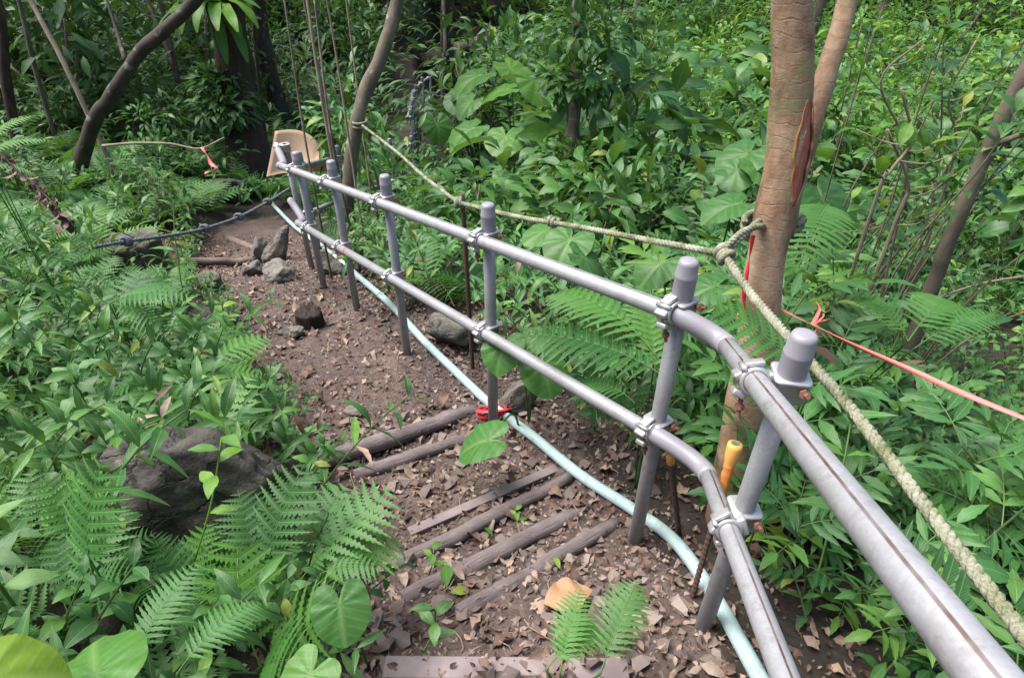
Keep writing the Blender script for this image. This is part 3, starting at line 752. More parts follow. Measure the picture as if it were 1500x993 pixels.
a = P(981, 664, 1.93); b = P(983, 832, 2.42); rod(a, Vector((b.x, b.y, H(b.x, b.y)-.02)), .0095, 'ribbed rusty steel rod with short orange tape under the bent lower rail', wrap='band')
a = P(1074, 662, 1.72); b = P(1010, 888, 1.98); rod(a, b, .0088, 'rusty leaning rod with orange wrapped end and round orange cap', wrap='cap')
a = P(677, 284, 2.95); b = a-Vector((-.0, 0, 1.15)); rod(a, Vector((a.x+.01, a.y, H(a.x, a.y))), .0125, 'smooth rusty stake that the yellowish rope is knotted to', ribs=False, name='stake')

# bent cardboard behind the railing corner
mb = MB(); n = 12; V = []; Fc = []
o0 = P(450, 246, 6.0)
for i in range(n+1):
    for j in range(n+1):
        u = i/n; v = j/n
        x = -.42+.42*u; hgt = math.sqrt(max(0, 1-(max(0, u-.18)/.84)**2.0))
        z = -.12+(.38*hgt+.12)*v
        V.append((x+.10*v, .10*math.sin(u*2.6)+.22*v+.012*math.sin(u*4+v*3), z*.74))
V2 = [(x, y+.008, z) for x, y, z in V]; m = len(V)
for i in range(n):
    for j in range(n):
        a = i*(n+1)+j; Fc += [(a, a+n+1, a+n+2, a+1), (m+a, m+a+1, m+a+n+2, m+a+n+1)]
for i in range(n):
    for a, b in ((i, i+1), (n*(n+1)+i, n*(n+1)+i+1), (i*(n+1), (i+1)*(n+1)), (i*(n+1)+n, (i+1)*(n+1)+n)): Fc.append((a, b, m+b, m+a))
mb.add(V+V2, Fc); o = mb.build('cardboard_sheet', 'cardboard'); o.location = o0
tag(o, 'bent tan cardboard sheet standing in the undergrowth behind the railing corner', 'cardboard')
mb = MB(); box(mb, (0, 0, 0), (.42, .30, .02), Matrix.Rotation(R(-35), 4, 'X'), .1); o = mb.build('cardboard_sheet', 'cardboard', smooth=False); o.location = P(462, 245, 6.2)
tag(o, 'flat tan cardboard piece lying below the bent sheet', 'cardboard')

# ------------------------------------------------------------------ leaf meshes (length 1 along +Y, face up +Z)
LV = {}     # key -> (V, F(tris), UV)
def leaf_arrays(n, wf, fold=.25, droop=.5, serr=0.0, wave=.0, seed=0):
    """n rows; wf(t): half width at t; droop: total bend in radians"""
    V = []; U = []; y = z = 0.0; ang = .18
    for i in range(n+1):
        t = i/n
        if i: y += math.cos(ang)/n; z += math.sin(ang)/n; ang -= droop/n
        w = wf(t)*(1-serr*(i % 2))
        wz = wave*math.sin(t*17+seed)
        V += [(-w, y, z+w*fold+wz*w), (0, y, z), (w, y, z+w*fold-wz*w)]
        U += [(.5-.5*min(1, w/.16), t), (.5, t), (.5+.5*min(1, w/.16), t)]
    Fc = []
    for i in range(n):
        a = i*3
        for q in ((a, a+1, a+4, a+3), (a+1, a+2, a+5, a+4)): Fc += [(q[0], q[1], q[2]), (q[0], q[2], q[3])]
    return np.array(V, np.float32), np.array(Fc, np.int32), np.array(U, np.float32)
lance = lambda w, p=.38: (lambda t: w*max(.0, (t/p)**.75 if t < p else (1-((t-p)/(1-p))**1.6))+.002)
for i in range(4):
    LV['lance%d' % i] = leaf_arrays(9, lance(.105+.013*i), .30, .55+.25*i, .10, .10, i)
    LV['oval%d' % i] = leaf_arrays(7, lance(.20+.02*i, .45), .25, .5+.25*i, .0, .12, i)
    LV['flet%d' % i] = leaf_arrays(10, lance(.135+.015*i, .35), .22, .35+.2*i, .16, .06, i)
    LV['low%d' % i] = leaf_arrays(4, lance(.14+.02*i), .30, .5+.25*i)
    LV['lowo%d' % i] = leaf_arrays(3, lance(.24+.02*i, .45), .30, .5+.2*i)
LV['far0'] = leaf_arrays(2, lambda t: (.02, .17, .004)[round(t*2)], .3, .8); LV['far1'] = leaf_arrays(2, lambda t: (.02, .22, .004)[round(t*2)], .3, .4)
LV['strap'] = leaf_arrays(14, lambda t: .085*min(1, t*5+.15)*(1-max(0, t-.6)**2*5.2)+.003, .2, 1.9, .0, .2)
LV['strap2'] = leaf_arrays(14, lambda t: .08*min(1, t*5+.15)*(1-max(0, t-.6)**2*5.2)+.003, .2, 1.1, .0, .2)
def xf(arr, m):
    m = np.array(m); return arr @ m[:3, :3].T.astype(np.float32)+m[:3, 3].astype(np.float32)
def joinparts(parts):
    """parts: list of (key or arrays, Matrix) -> V, F, UV, part id per vertex"""
    Vs = []; Fs = []; Us = []; ids = []; o = 0
    for i, (k, m) in enumerate(parts):
        V, Fc, U = LV[k] if isinstance(k, str) else k
        Vs.append(xf(V, m)); Fs.append(Fc+o); Us.append(U); ids.append(np.full(len(V), i)); o += len(V)
    return np.concatenate(Vs), np.concatenate(Fs), np.concatenate(Us), np.concatenate(ids)
def RX(a): return Matrix.Rotation(a, 4, 'X')
def RY(a): return Matrix.Rotation(a, 4, 'Y')
def RZ(a): return Matrix.Rotation(a, 4, 'Z')
def SCL(s): return Matrix.Scale(s, 4)
def TR(*a): return Matrix.Translation(a if len(a) == 3 else a[0])
def stem_arr(pts, r0, r1, seg=4):
    mb = MB(); n = len(pts); tube(mb, pts, lambda t: r0+(r1-r0)*t, seg, cap=False)
    Fc = []
    for f in mb.F: Fc += [(f[0], f[1], f[2]), (f[0], f[2], f[3])]
    return np.array([list(v) for v in mb.V], np.float32), np.array(Fc, np.int32), np.array(mb.U, np.float32)*0+np.array([.5, .5], np.float32)
def aim(d, up=Vector((0, 0, 1))):
    """matrix whose +Y points along d and whose +Z is as upright as possible"""
    y = Vector(d).normalized(); x = y.cross(up)
    if x.length < 1e-3: x = Vector((1, 0, 0))
    x.normalize(); z = x.cross(y); return Matrix((x, y, z)).transposed().to_4x4()
# compound leaf: leaflets on a rachis; fern fronds: many toothed pinnae
def pinnate(n, seed, key='flet', size=.42, droop=.5):
    r = random.Random(seed); parts = []; pts = [Vector((0, 0, 0))]; ang = .25; m = n+2
    for i in range(m): pts.append(pts[-1]+Vector((0, math.cos(ang), math.sin(ang)))*(.62/m)); ang -= droop/m
    for i in range(n):
        c = pts[i+2]; s = size*(.75+.35*math.sin(math.pi*(i+.8)/n))
        for sd_ in (-1, 1):
            d = Vector((sd_*math.sin(R(58)), math.cos(R(58)), r.uniform(-.25, .05)))
            parts.append((key+str(r.randrange(4)), TR(c) @ aim(d) @ RY(r.uniform(-.25, .25)) @ SCL(s*r.uniform(.88, 1.08))))
    parts.append((key+str(r.randrange(4)), TR(pts[-1]) @ aim(Vector((0, 1, -.25))) @ SCL(size*1.05)))
    parts.append((stem_arr(pts, .009, .004), Matrix()))
    return joinparts(parts)[:3]
def frond(n, seed, bip=False, droop=1.1, wid=.26):
    r = random.Random(seed); parts = []; pts = [Vector((0, 0, 0))]; ang = .45; m = n+3
    for i in range(m): pts.append(pts[-1]+Vector((0, math.cos(ang), math.sin(ang)))*(1.0/m)); ang -= droop/m
    if not bip:
        pin = leaf_arrays(8, lambda t: .105*(1-t**1.7)+.004, .2, .5, .30)
    else:
        pin = leaf_arrays(16, lambda t: .155*(1-t**1.5)+.006, .15, .45, .62)
    for i in range(n):
        t = i/n; c = pts[i+3]; s = wid*(math.sin(math.pi*(t*.80+.20))**.8)*(1.0 if t < .85 else .8)+.02
        d0 = (pts[i+3]-pts[i+2]).normalized()
        for sd_ in (-1, 1):
            d = Vector((sd_*.93, .36*d0.y, .36*d0.z-.10))
            parts.append((pin, TR(c) @ aim(d) @ RY(r.uniform(-.12, .12)) @ SCL(s*r.uniform(.92, 1.05))))
    parts.append((stem_arr(pts, .008, .003), Matrix()))
    return joinparts(parts)[:3]
for i in range(3):
    LV['pinn%d' % i] = pinnate(3, 40+i, droop=.5+.3*i)
    LV['pinl%d' % i] = pinnate(5, 50+i, size=.34, droop=.7+.3*i)
    LV['frond%d' % i] = frond(15, 60+i, False, .9+.35*i, .27)
    LV['bifrond%d' % i] = frond(9, 70+i, True, .7+.35*i, .36)
    LV['lowfrond%d' % i] = None
def lowfrond(seed, droop):
    r = random.Random(seed); parts = []; pts = [Vector((0, 0, 0))]; ang = .5; n = 11; m = n+2
    for i in range(m): pts.append(pts[-1]+Vector((0, math.cos(ang), math.sin(ang)))*(1/m)); ang -= droop/m
    pin = leaf_arrays(3, lambda t: .13*(1-t**1.5)+.004, .2, .5)
    for i in range(n):
        t = i/n; s = .26*math.sin(math.pi*(t*.8+.2))**.8+.02
        for sd_ in (-1, 1): parts.append((pin, TR(pts[i+2]) @ aim(Vector((sd_*.93, .36, -.1))) @ SCL(s)))
    return joinparts(parts)[:3]
for i in range(3): LV['lowfrond%d' % i] = lowfrond(i, .9+.4*i)
def taro_arr(seed, cup=.18, droop=.9):
    """heart-shaped blade with the stalk joining near the notch; origin at the stalk, tip along +Y"""
    r = random.Random(seed); na, nrad = 40, 7; V = [(0, 0, 0)]; U = [(.5, .25)]
    for j in range(1, nrad+1):
        for k in range(na):
            g = 2*math.pi*k/na; a = abs((g+math.pi) % (2*math.pi)-math.pi)          # 0 = tip, pi = notch
            rad = .66*(1-a/math.pi)**1.6*.55+.36+.10*math.exp(-((a-2.35)/.5)**2)-.30*math.exp(-((a-math.pi)/.22)**2)
            q = rad*j/nrad; x = q*math.sin(g)*1.05; y = q*math.cos(g)
            z = cup*abs(x)-droop*.35*max(0, y)**2-.35*(abs(x)**2)+.018*(j/nrad)*math.sin(9*g+seed)+.03*math.sin(a*14)*(j/nrad)*q*.6
            if y < 0: z -= .2*y*y
            V.append((x, y, z)); U.append((.5+x*.62, .25+y*.75))
    Fc = [(0, 1+(k+1) % na, 1+k) for k in range(na)]
    for j in range(nrad-1):
        for k in range(na):
            a = 1+j*na+k; b = 1+j*na+(k+1) % na; Fc += [(a, b, b+na), (a, b+na, a+na)]
    Fc = [f[::-1] for f in Fc]
    return np.array(V, np.float32), np.array(Fc, np.int32), np.array(U, np.float32)
for i in range(3): LV['taro%d' % i] = taro_arr(i*5+1, .10+.06*i, .7+.4*i)
_mc = {}
def LM(key, mat):
    if (key, mat) not in _mc:
        V, Fc, U = LV[key]; _mc[(key, mat)] = mesh('leaf', V, Fc, U, mat)
    return _mc[(key, mat)]

# ------------------------------------------------------------------ plant prototypes: a stem and placed leaves
def proto_herb(seed, h=.5, nodes=6, leaf=.15, key='lance', lean=.45):
    r = random.Random(seed); parts = []; pts = [Vector((0, 0, -.05))]; a = .05
    yaw = 0; m = 8
    for i in range(m):
        pts.append(pts[-1]+Vector((0, math.sin(a), math.cos(a)))*(h+.05)/m); a += lean/m*1.5+r.uniform(-.06, .06)
    for i in range(nodes):
        t = .28+.72*i/(nodes-1); f = t*m; j = min(int(f), m-1); c = pts[j].lerp(pts[j+1], f-j); ax = (pts[j+1]-pts[j]).normalized()
        base = r.uniform(0, 6.28) if i == 0 else base+R(80)+r.uniform(-.3, .3)
        u = ax.orthogonal().normalized(); v = ax.cross(u); sz = leaf*(1.0-.35*t**3)*(.75+.25*min(1, i/2))
        for sd_ in (0, math.pi):
            d = (u*math.cos(base+sd_)+v*math.sin(base+sd_))*.9+ax*(.42-.1*i/nodes+.35*(i == nodes-1))
            d.z -= .12
            parts.append((key+str(r.randrange(4)), TR(c) @ aim(d) @ RY(r.uniform(-.35, .35)) @ SCL(sz*r.uniform(.8, 1.15))))
    return parts, stem_arr(pts, .0045, .0022, 5)
def proto_shrub(seed, h=.55, n=6, leaf=.26, key='pinn'):
    r = random.Random(seed); parts = []; pts = [Vector((0, 0, -.05))]; a = .05; m = 8
    for i in range(m): pts.append(pts[-1]+Vector((0, math.sin(a), math.cos(a)))*(h+.05)/m); a += .06+r.uniform(-.05, .06)
    base = r.uniform(0, 6.28)
    for i in range(n):
        t = .35+.65*i/(n-1); f = t*m; j = min(int(f), m-1); c = pts[j].lerp(pts[j+1], f-j); base += R(137)
        d = Vector((math.cos(base), math.sin(base), .35+.5*t*t+r.uniform(-.2, .1)))
        parts.append((key+str(r.randrange(3)), TR(c) @ aim(d) @ RY(r.uniform(-.3, .3)) @ SCL(leaf*r.uniform(.8, 1.15))))
    return parts, stem_arr(pts, .006, .003, 5)
def proto_fern(seed, n=7, L=.5, key='frond', up=.75):
    r = random.Random(seed); parts = []; base = r.uniform(0, 6.28)
    for i in range(n):
        base += 6.283/n+r.uniform(-.3, .3)
        d = Vector((math.cos(base), math.sin(base), up*r.uniform(.5, 1.2)))
        parts.append((key+str(r.randrange(3)), aim(d) @ SCL(L*r.uniform(.7, 1.1))))
    return parts, stem_arr([Vector((0, 0, -.06)), Vector((0, 0, .0)), Vector((0, 0, .04))], .014, .010, 6)
PROTO = {}
for i in range(6):
    PROTO['herb%d' % i] = proto_herb(100+i, .34+.06*i, 6+i % 3, .122+.007*i, 'lance')
    PROTO['bamb%d' % i] = proto_herb(200+i, .42+.07*i, 6+i % 2, .15, 'lance', .6)
    PROTO['oval%d' % i] = proto_herb(300+i, .24+.05*i, 4+i % 3, .095, 'oval', .3)
    PROTO['shrub%d' % i] = proto_shrub(400+i, .36+.06*i, 6+i % 2, .24)
    PROTO['shrl%d' % i] = proto_shrub(450+i, .40+.06*i, 6, .28, 'pinl')
    PROTO['fern%d' % i] = proto_fern(500+i, 5+i % 3, .5, 'frond')
    PROTO['bifern%d' % i] = proto_fern(550+i, 5+i % 3, .45, 'bifrond')
COUNT = [0]
def plant(kind, name, p, yaw, s, tilt, label, cat, group, mat, smat='leaf_herb', part='leaf'):
    """an individual: empty > stem, leaf, leaf ..."""
    parts, st = PROTO[kind]
    o = link(name, None); o.empty_display_size = .05
    o.matrix_basis = TR(*p) @ RZ(yaw) @ RX(-tilt) @ SCL(s)
    key = ('stem', kind)
    if key not in _mc: _mc[key] = mesh('stem', *st, 'leaf_dark')
    link('stem', _mc[key], o)
    for k, m in parts:
        w = rng.random(); link(part, LM(k, mat if w > .05 or part == 'frond' else ('leaf_dry' if w < .022 else 'leaf_bright')), o, m)
    tag(o, label, cat, group); COUNT[0] += 1
    return o
# ---- masses nobody could count: transformed copies of flattened prototypes in one mesh
_flat = {}
def flat(kind, lowmap=None):
    if kind not in _flat:
        parts, st = PROTO[kind]; V, Fc, U, ids = joinparts(list(parts)+[(st, Matrix())])
        _flat[kind] = (V, Fc, U, ids)
    return _flat[kind]
class Mass:
    def __init__(s): s.V = []; s.F = []; s.U = []; s.T = []; s.o = 0
    def add(s, kind, mats):
        V, Fc, U, ids = flat(kind) if isinstance(kind, str) else kind
        A = np.array([[list(r_) for r_ in m] for m in mats], np.float32)
        if not len(A): return
        n = len(A); W = np.einsum('nij,vj->nvi', A[:, :3, :3], V)+A[:, None, :3, 3]
        s.V.append(W.reshape(-1, 3)); nv = len(V)
        s.F.append((Fc[None]+(np.arange(n)*nv)[:, None, None]).reshape(-1, 3)+s.o); s.o += n*nv
        s.U.append(np.tile(U, (n, 1))); tn = nr.random((n, ids.max()+1)).astype(np.float32); s.T.append(tn[:, ids].ravel())
    def build(s, name, mat, parent=None):
        V = np.concatenate(s.V); Fc = np.concatenate(s.F)
        return link(name, mesh(name, V, Fc, np.concatenate(s.U), mat, np.concatenate(s.T)), parent)
def scatter(x0, x1, y0, y1, step, cond, jit=.5):
    out = []
    for y in np.arange(y0, y1, step):
        for x in np.arange(x0, x1, step):
            a = x+rng.uniform(-jit, jit)*step; b = y+rng.uniform(-jit, jit)*step
            out.append((a, b))
    a = np.array(out); d = tdist(a[:, 0], a[:, 1]); z = Hn(a[:, 0], a[:, 1]); keep = []
    for (x, y), dd, zz in zip(out, d, z):
        u, v, Z = proj((x, y, zz))
        if Z < .35 or not (-260 < u < 1760 and -320 < v < 1330): continue
        if cond(x, y, dd, u, v, Z): keep.append((x, y, zz, dd, u, v, Z))
    return keep
def near_thing(u, v):
    """photo areas that stay open: stumps, boulder face, cardboard, slabs, rocks"""
    for (a, b, c, d) in ((375, 190, 470, 262), (160, 350, 255, 420), (275, 400, 330, 430), (360, 345, 435, 420), (170, 700, 400, 800), (625, 480, 715, 525), (740, 570, 800, 612), (920, 690, 1150, 1200), (20, 930, 60, 1010)):
        if a < u < c and b < v < d: return True
    return False
def open_view(u, v):
    """places where only low plants stand, so what is behind them shows"""
    for (a, b, c, d) in ((130, 795, 440, 960), (150, 415, 270, 500), (330, 220, 420, 330), (640, 525, 740, 560)):
        if a < u < c and b < v < d: return True
    return False
left = lambda x, y: x < CLX(y)
def pm(x, y, z, s, yaw=None, tilt=.15):
    yaw = rng.uniform(0, 6.28) if yaw is None else yaw
    return TR(x, y, z) @ RZ(yaw) @ RX(-tilt) @ SCL(s)

# ------------------------------------------------------------------ gravel, litter
import bmesh
def pebble(seed):
    r = random.Random(seed); bm = bmesh.new()
    for _ in range(8):
        v = Vector((r.gauss(0, 1), r.gauss(0, 1), r.gauss(0, 1))).normalized(); bm.verts.new((v.x*r.uniform(.75, 1.1), v.y*r.uniform(.5, .85), v.z*r.uniform(.25, .48)))
    g = bmesh.ops.convex_hull(bm, input=bm.verts[:]); bmesh.ops.delete(bm, geom=[e for e in g['geom_interior'] if isinstance(e, bmesh.types.BMVert)], context='VERTS')
    bmesh.ops.triangulate(bm, faces=bm.faces[:]); bm.verts.index_update(); bm.verts.ensure_lookup_table()
    V = np.array([v.co[:] for v in bm.verts], np.float32); Fc = np.array([[v.index for v in f.verts] for f in bm.faces], np.int32); bm.free()
    return V, Fc, np.zeros((len(V), 2), np.float32), np.zeros(len(V), int)
PB = [pebble(i) for i in range(10)]
pbm = [mesh('stone', p[0], p[1], None, 'stone', smooth=False) for p in PB]
cand = []
for (x, y, z, d, u, v, Z) in scatter(-3, 1.6, .2, 6, .031, lambda x, y, d, u, v, Z: d < .14 and Z < 6):
    dens = .88 if (v > 600 or u > 540+(v-450)*.7) else .42
    if 390 < u < 580 and 500 < v < 620: dens = .20
    if rng.random() < dens*(1.0 if d < 0 else .6):
        s = min(.048, .0135*math.exp(rng.gauss(0, .6)))
        if v < 600: s *= .9
        cand.append((s*2/Z*F if (v < 1000 and d < .1) else 0, s, x, y, z))
cand.sort(reverse=True)
for (w, s, x, y, z) in cand[:300]:
    link('stone', rng.choice(pbm), trail, TR(x, y, H(x, y)+s*.34) @ RZ(rng.uniform(0, 6.28)) @ RX(rng.gauss(0, .25)) @ RY(rng.gauss(0, .25)) @ SCL(s))
gm = Mass(); by = {i: [] for i in range(10)}
for (w, s, x, y, z) in cand[300:]:
    by[rng.randrange(10)].append(TR(x, y, z+s*.2) @ RZ(rng.uniform(0, 6.28)) @ RX(rng.gauss(0, .3)) @ SCL(s))
for (x, y, z, d, u, v, Z) in scatter(-3, 1.4, .2, 4.5, .022, lambda x, y, d, u, v, Z: d < .1):
    if rng.random() < (.5 if v > 600 else .33): by[rng.randrange(10)].append(TR(x, y, z+.002) @ RZ(rng.uniform(0, 6.28)) @ RX(rng.gauss(0, .4)) @ SCL(rng.uniform(.003, .009)))
for i in range(10): gm.add(PB[i], by[i])
o = gm.build('gravel', 'stone', trail); o['kind'] = 'stuff'
o.data.polygons.foreach_set('use_smooth', np.zeros(len(o.data.polygons), bool))
# leaf litter
LV['dry0'] = leaf_arrays(5, lance(.22, .45), .45, 1.4, 0, .5, 1); LV['dry1'] = leaf_arrays(5, lance(.17, .4), -.4, -.9, 0, .5, 2); LV['dry2'] = leaf_arrays(4, lance(.28, .4), .7, .6, 0, .7, 3)
lm = Mass(); by = {i: [] for i in range(3)}
for (x, y, z, d, u, v, Z) in scatter(-4, 2.4, .2, 6, .032, lambda x, y, d, u, v, Z: d < .45):
    if rng.random() < (.85 if (v > 600 or d > -.15) else .45):
        by[rng.randrange(3)].append(TR(x, y, z+rng.uniform(.006, .018)) @ RZ(rng.uniform(0, 6.28)) @ RX(rng.gauss(.0, .25)) @ RY(rng.gauss(0, .4)) @ SCL(min(.10, .029*math.exp(rng.gauss(0, .5)))))
for i in range(3):
    V, Fc, U = LV['dry%d' % i]; lm.add((V, Fc, U, np.zeros(len(V), int)), by[i])
tag(lm.build('leaf_litter', 'leaf_dry'), 'small brown dead leaves strewn over the trail', 'leaf litter', kind='stuff')
tw = MB()
for k in range(120):
    u = rng.uniform(330, 980); v = rng.uniform(420, 980); p = cast(u, v)
    if tdist(np.array([p.x]), np.array([p.y]))[0] > .05: continue
    g = rng.uniform(0, 3.14); L = rng.uniform(.04, .16); q = [Vector((p.x+math.cos(g)*L*t+.01*math.sin(t*5+k), p.y+math.sin(g)*L*t, p.z+.008+.006*math.sin(t*3+k))) for t in (0, .33, .66, 1)]
    tube(tw, q, .0016, 5)
tag(tw.build('twigs', 'twig'), 'thin broken twigs scattered over the trail', 'twigs', kind='stuff')
# single fallen leaves one can pick out
def fallen(px, py, L, yaw, label, key='dry2', mat='leaf_dry', roll=0, group=None, up=.012):
    p = cast(px, py); o = link('fallen_leaf', LM(key, mat), None, TR(p.x, p.y, p.z+up) @ RZ(yaw) @ RY(roll) @ SCL(L)); return tag(o, label, 'leaf', group)
LV['bigdry'] = leaf_arrays(12, lance(.36, .42), .10, .5, .05, .25, 4)
LV['bigdry'] = (LV['bigdry'][0], LV['bigdry'][1], LV['bigdry'][2])
fallen(795, 892, .165, R(-72), 'big orange brown fallen leaf lying on the gravel below the step logs', 'bigdry', 'leaf_dry_big', up=.03)
fallen(575, 872, .10, R(-140), 'pinkish brown fallen leaf at the end of the thick step log', 'dry0', roll=.3, up=.02)
fallen(905, 975, .14, R(10), 'curled brown dead leaf standing beside the fern over the steps', 'dry2', roll=1.1, up=.05)
fallen(655, 868, .10, R(5), 'pale green fallen leaf resting on the thick step log', 'oval1', 'leaf_bright', up=.03)
fallen(660, 875, .075, R(-80), 'small pale green fallen leaf between the two thick step logs', 'oval2', 'leaf_bright', up=.03)
fallen(820, 838, .055, R(20), 'yellow green fallen leaf on the gravel beside the railing post', 'oval0', 'leaf_taro_yellow', up=.02)
fallen(722, 790, .06, R(40), 'small fresh green fallen leaf upright between the step logs', 'oval0', 'leaf_bright', roll=.5, up=.02)
for (u, v, L, k) in [(640, 940, .09, 0), (810, 965, .09, 2), (690, 965, .08, 1), (735, 930, .06, 0), (470, 595, .08, 1), (560, 560, .07, 0), (625, 625, .08, 2), (690, 620, .08, 0), (420, 520, .1, 1), (440, 475, .09, 0), (390, 470, .09, 2), (610, 705, .1, 1), (660, 735, .07, 0), (560, 735, .07, 2), (870, 640, .1, 0), (890, 700, .09, 2), (835, 610, .09, 1), (750, 700, .07, 2), (640, 600, .06, 0), (500, 500, .08, 2), (360, 440, .09, 0), (780, 760, .07, 1), (530, 960, .1, 2), (585, 930, .08, 1)]:
    fallen(u, v, L, rng.uniform(0, 6.28), 'dry brown leaf lying loose on the dirt of the trail', 'dry%d' % k, roll=rng.gauss(0, .4), group='loose dry leaves on the trail', up=.014)

# ------------------------------------------------------------------ trees
def leaf_cloud(seed, blobs, n, key, smin, smax, flat_=.6):
    """matrices of leaves in a set of lobes (centre, radius)"""
    r = random.Random(seed); ms = []
    for _ in range(n):
        c, rad = r.choice(blobs); d = Vector((r.gauss(0, 1), r.gauss(0, 1), r.gauss(0, 1))).normalized(); q = rad*(r.random()**.45)
        p = Vector(c)+Vector((d.x*q, d.y*q, d.z*q*flat_)); dr = d+Vector((r.gauss(0, .5), r.gauss(0, .5), r.uniform(-.6, .2)))
        ms.append(TR(p) @ aim(dr) @ RY(r.gauss(0, .5)) @ SCL(r.uniform(smin, smax)))
    return ms
def cloud_obj(name, parent, ms, keys, mat):
    m = Mass(); g = {k: [] for k in keys}
    for i, x in enumerate(ms): g[keys[i % len(keys)]].append(x)
    for k in keys:
        V, Fc, U = LV[k]
        if g[k]: m.add((V, Fc, U, np.zeros(len(V), int)), g[k])
    return m.build(name, mat, parent)
def tree(name, path, r0, r1, label, mat, cat='tree', crown=None, cmat='leaf_herb', branches=(), seg=14, wob=.18, n=1500, ground_foot=True, ckeys=('low0', 'low1', 'low2', 'low3'), csize=(.10, .18), seed=1):
    pts = [Vector(p) for p in path]
    if ground_foot:
        g = H(pts[0].x, pts[0].y)
        d = (pts[0]-pts[1]).normalized(); d = (d+Vector((0, 0, -.35))).normalized(); q = pts[0].copy(); k_ = 0
        while q.z > H(q.x, q.y)-.08 and k_ < 120: q = q+d*.03; k_ += 1
        if k_ > 1: pts = [q]+pts
    base = pts[0].copy(); root = empty(name, base); sp = smooth_path(pts, 8)
    mb = MB(); tube(mb, [p-base for p in sp], lambda t: r0+(r1-r0)*t+r0*.35*max(0, .12-t)/.12, seg, wob=wob, seed=seed*3.7); mb.build('trunk', mat, root)
    for bpath, a, b in branches:
        mb = MB(); tube(mb, [Vector(p)-base for p in smooth_path(bpath, 6)], lambda t: a+(b-a)*t, max(6, seg-4), wob=wob, seed=seed*5.1); mb.build('branch', mat, root)
    if crown:
        cloud_obj('crown', root, [TR(-base) @ m for m in leaf_cloud(seed, crown, n, None, *csize)], list(ckeys), cmat)
    return tag(root, label, cat)
# forked tree by the railing
fk = [P(1104, 528, 2.07), P(1112, 460, 2.02), P(1120, 390, 1.96), P(1135, 310, 1.90), P(1152, 220, 1.82), P(1160, 120, 1.74), P(1161, 20, 1.66), P(1160, -90, 1.58), P(1165, -330, 1.45)]
top = fk[-1]
ft = tree('forked_tree', fk, .066, .050, 'pale ringed forked tree with an open red bark wound, rope tied round it', 'bark_pale', seg=26, wob=.10, seed=2,
     branches=[([P(1142, 345, 1.94), P(1160, 268, 1.91), P(1180, 205, 1.89), P(1200, 140, 1.88), P(1226, 60, 1.86), P(1250, -30, 1.84), P(1330, -300, 1.7)], .041, .026), ([top, top+Vector((.5, .9, .9)), top+Vector((.9, 1.9, 1.5))], .045, .015), ([top, top+Vector((-.5, .6, 1.1)), top+Vector((-1.0, 1.4, 1.8))], .045, .015)],
     crown=[(top+Vector((.9, 1.9, 1.7)), .9), (top+Vector((-.9, 1.5, 2.0)), .9), (top+Vector((.4, .6, 2.2)), .8)], n=500, csize=(.10, .16))
base = ft.location.copy()
def on_trunk(px, py, Z, k=.0): return P(px, py, Z-k)
fa = np.array([(1112, 460, 2.02), (1120, 390, 1.96), (1135, 310, 1.90), (1152, 220, 1.82), (1160, 120, 1.74), (1161, 20, 1.66)])
def trunk_at(py):
    o_ = fa[np.argsort(fa[:, 1])]; return np.interp(py, o_[:, 1], o_[:, 0]), np.interp(py, o_[:, 1], o_[:, 2])
def skin(px, py, lift):
    cx, cz = trunk_at(py); c_ = P(cx, py, cz); r = .0585+.004*(py-160)/150; off = (px-cx)/F*cz; off = max(-r*.98, min(r*.98, off))
    return c_+Vector((off, 0, 0))+Vector((0, -CT, ST)).normalized()*(math.sqrt(r*r-off*off)+lift)*1.0-base
rows = 26; EL = []; ER = []; V = []; Fc = []
for i in range(rows+1):
    t = i/rows; py = 158+150*t; cx = np.interp(py, [158, 200, 250, 290, 308], [1172, 1168, 1160, 1153, 1149]); hw = 12.5*math.sin(math.pi*min(1, .04+t*.96))**.8+.6
    hw *= 1+.35*noise.noise(Vector((t*7, 3, 1)))
    EL.append(skin(cx-hw, py, .004)); ER.append(skin(cx+hw, py, .004))
    for k in range(9):
        x = k/4-1; V.append(skin(cx+hw*x, py, .0035+.0025*math.sin(k*2.1+t*14)*(1-abs(x))))
Fc = [(i*9+k, i*9+k+1, i*9+10+k, i*9+9+k) for i in range(rows) for k in range(8)]
mb = MB(); mb.add(V, Fc); mb.build('bark_wound', 'wound_red', ft)
for E_, mt, rr in ((EL, 'wound_orange', .0048), (ER, 'bark_dark', .0042), ([e+Vector((.007, .002, 0)) for e in ER], 'wound_orange', .004)):
    mb = MB(); tube(mb, E_, lambda t: rr*max(.25, math.sin(math.pi*min(max(t, .04), .97))), 8, wob=.5); mb.build('bark_lip', mt, ft)
# leaning trunk on the far right
tree('leaning_tree', [P(1366, 420, 2.9), P(1385, 365, 2.8), P(1412, 300, 2.7), P(1440, 235, 2.6), P(1475, 160, 2.5), P(1520, 60, 2.4), P(1580, -120, 2.3)], .034, .026, 'slim brown leaning tree with a side branch beyond the forked tree', 'bark_grey', seed=4,
     branches=[([P(1455, 212, 2.56), P(1490, 200, 2.5), P(1540, 185, 2.45)], .014, .009)], seg=12)
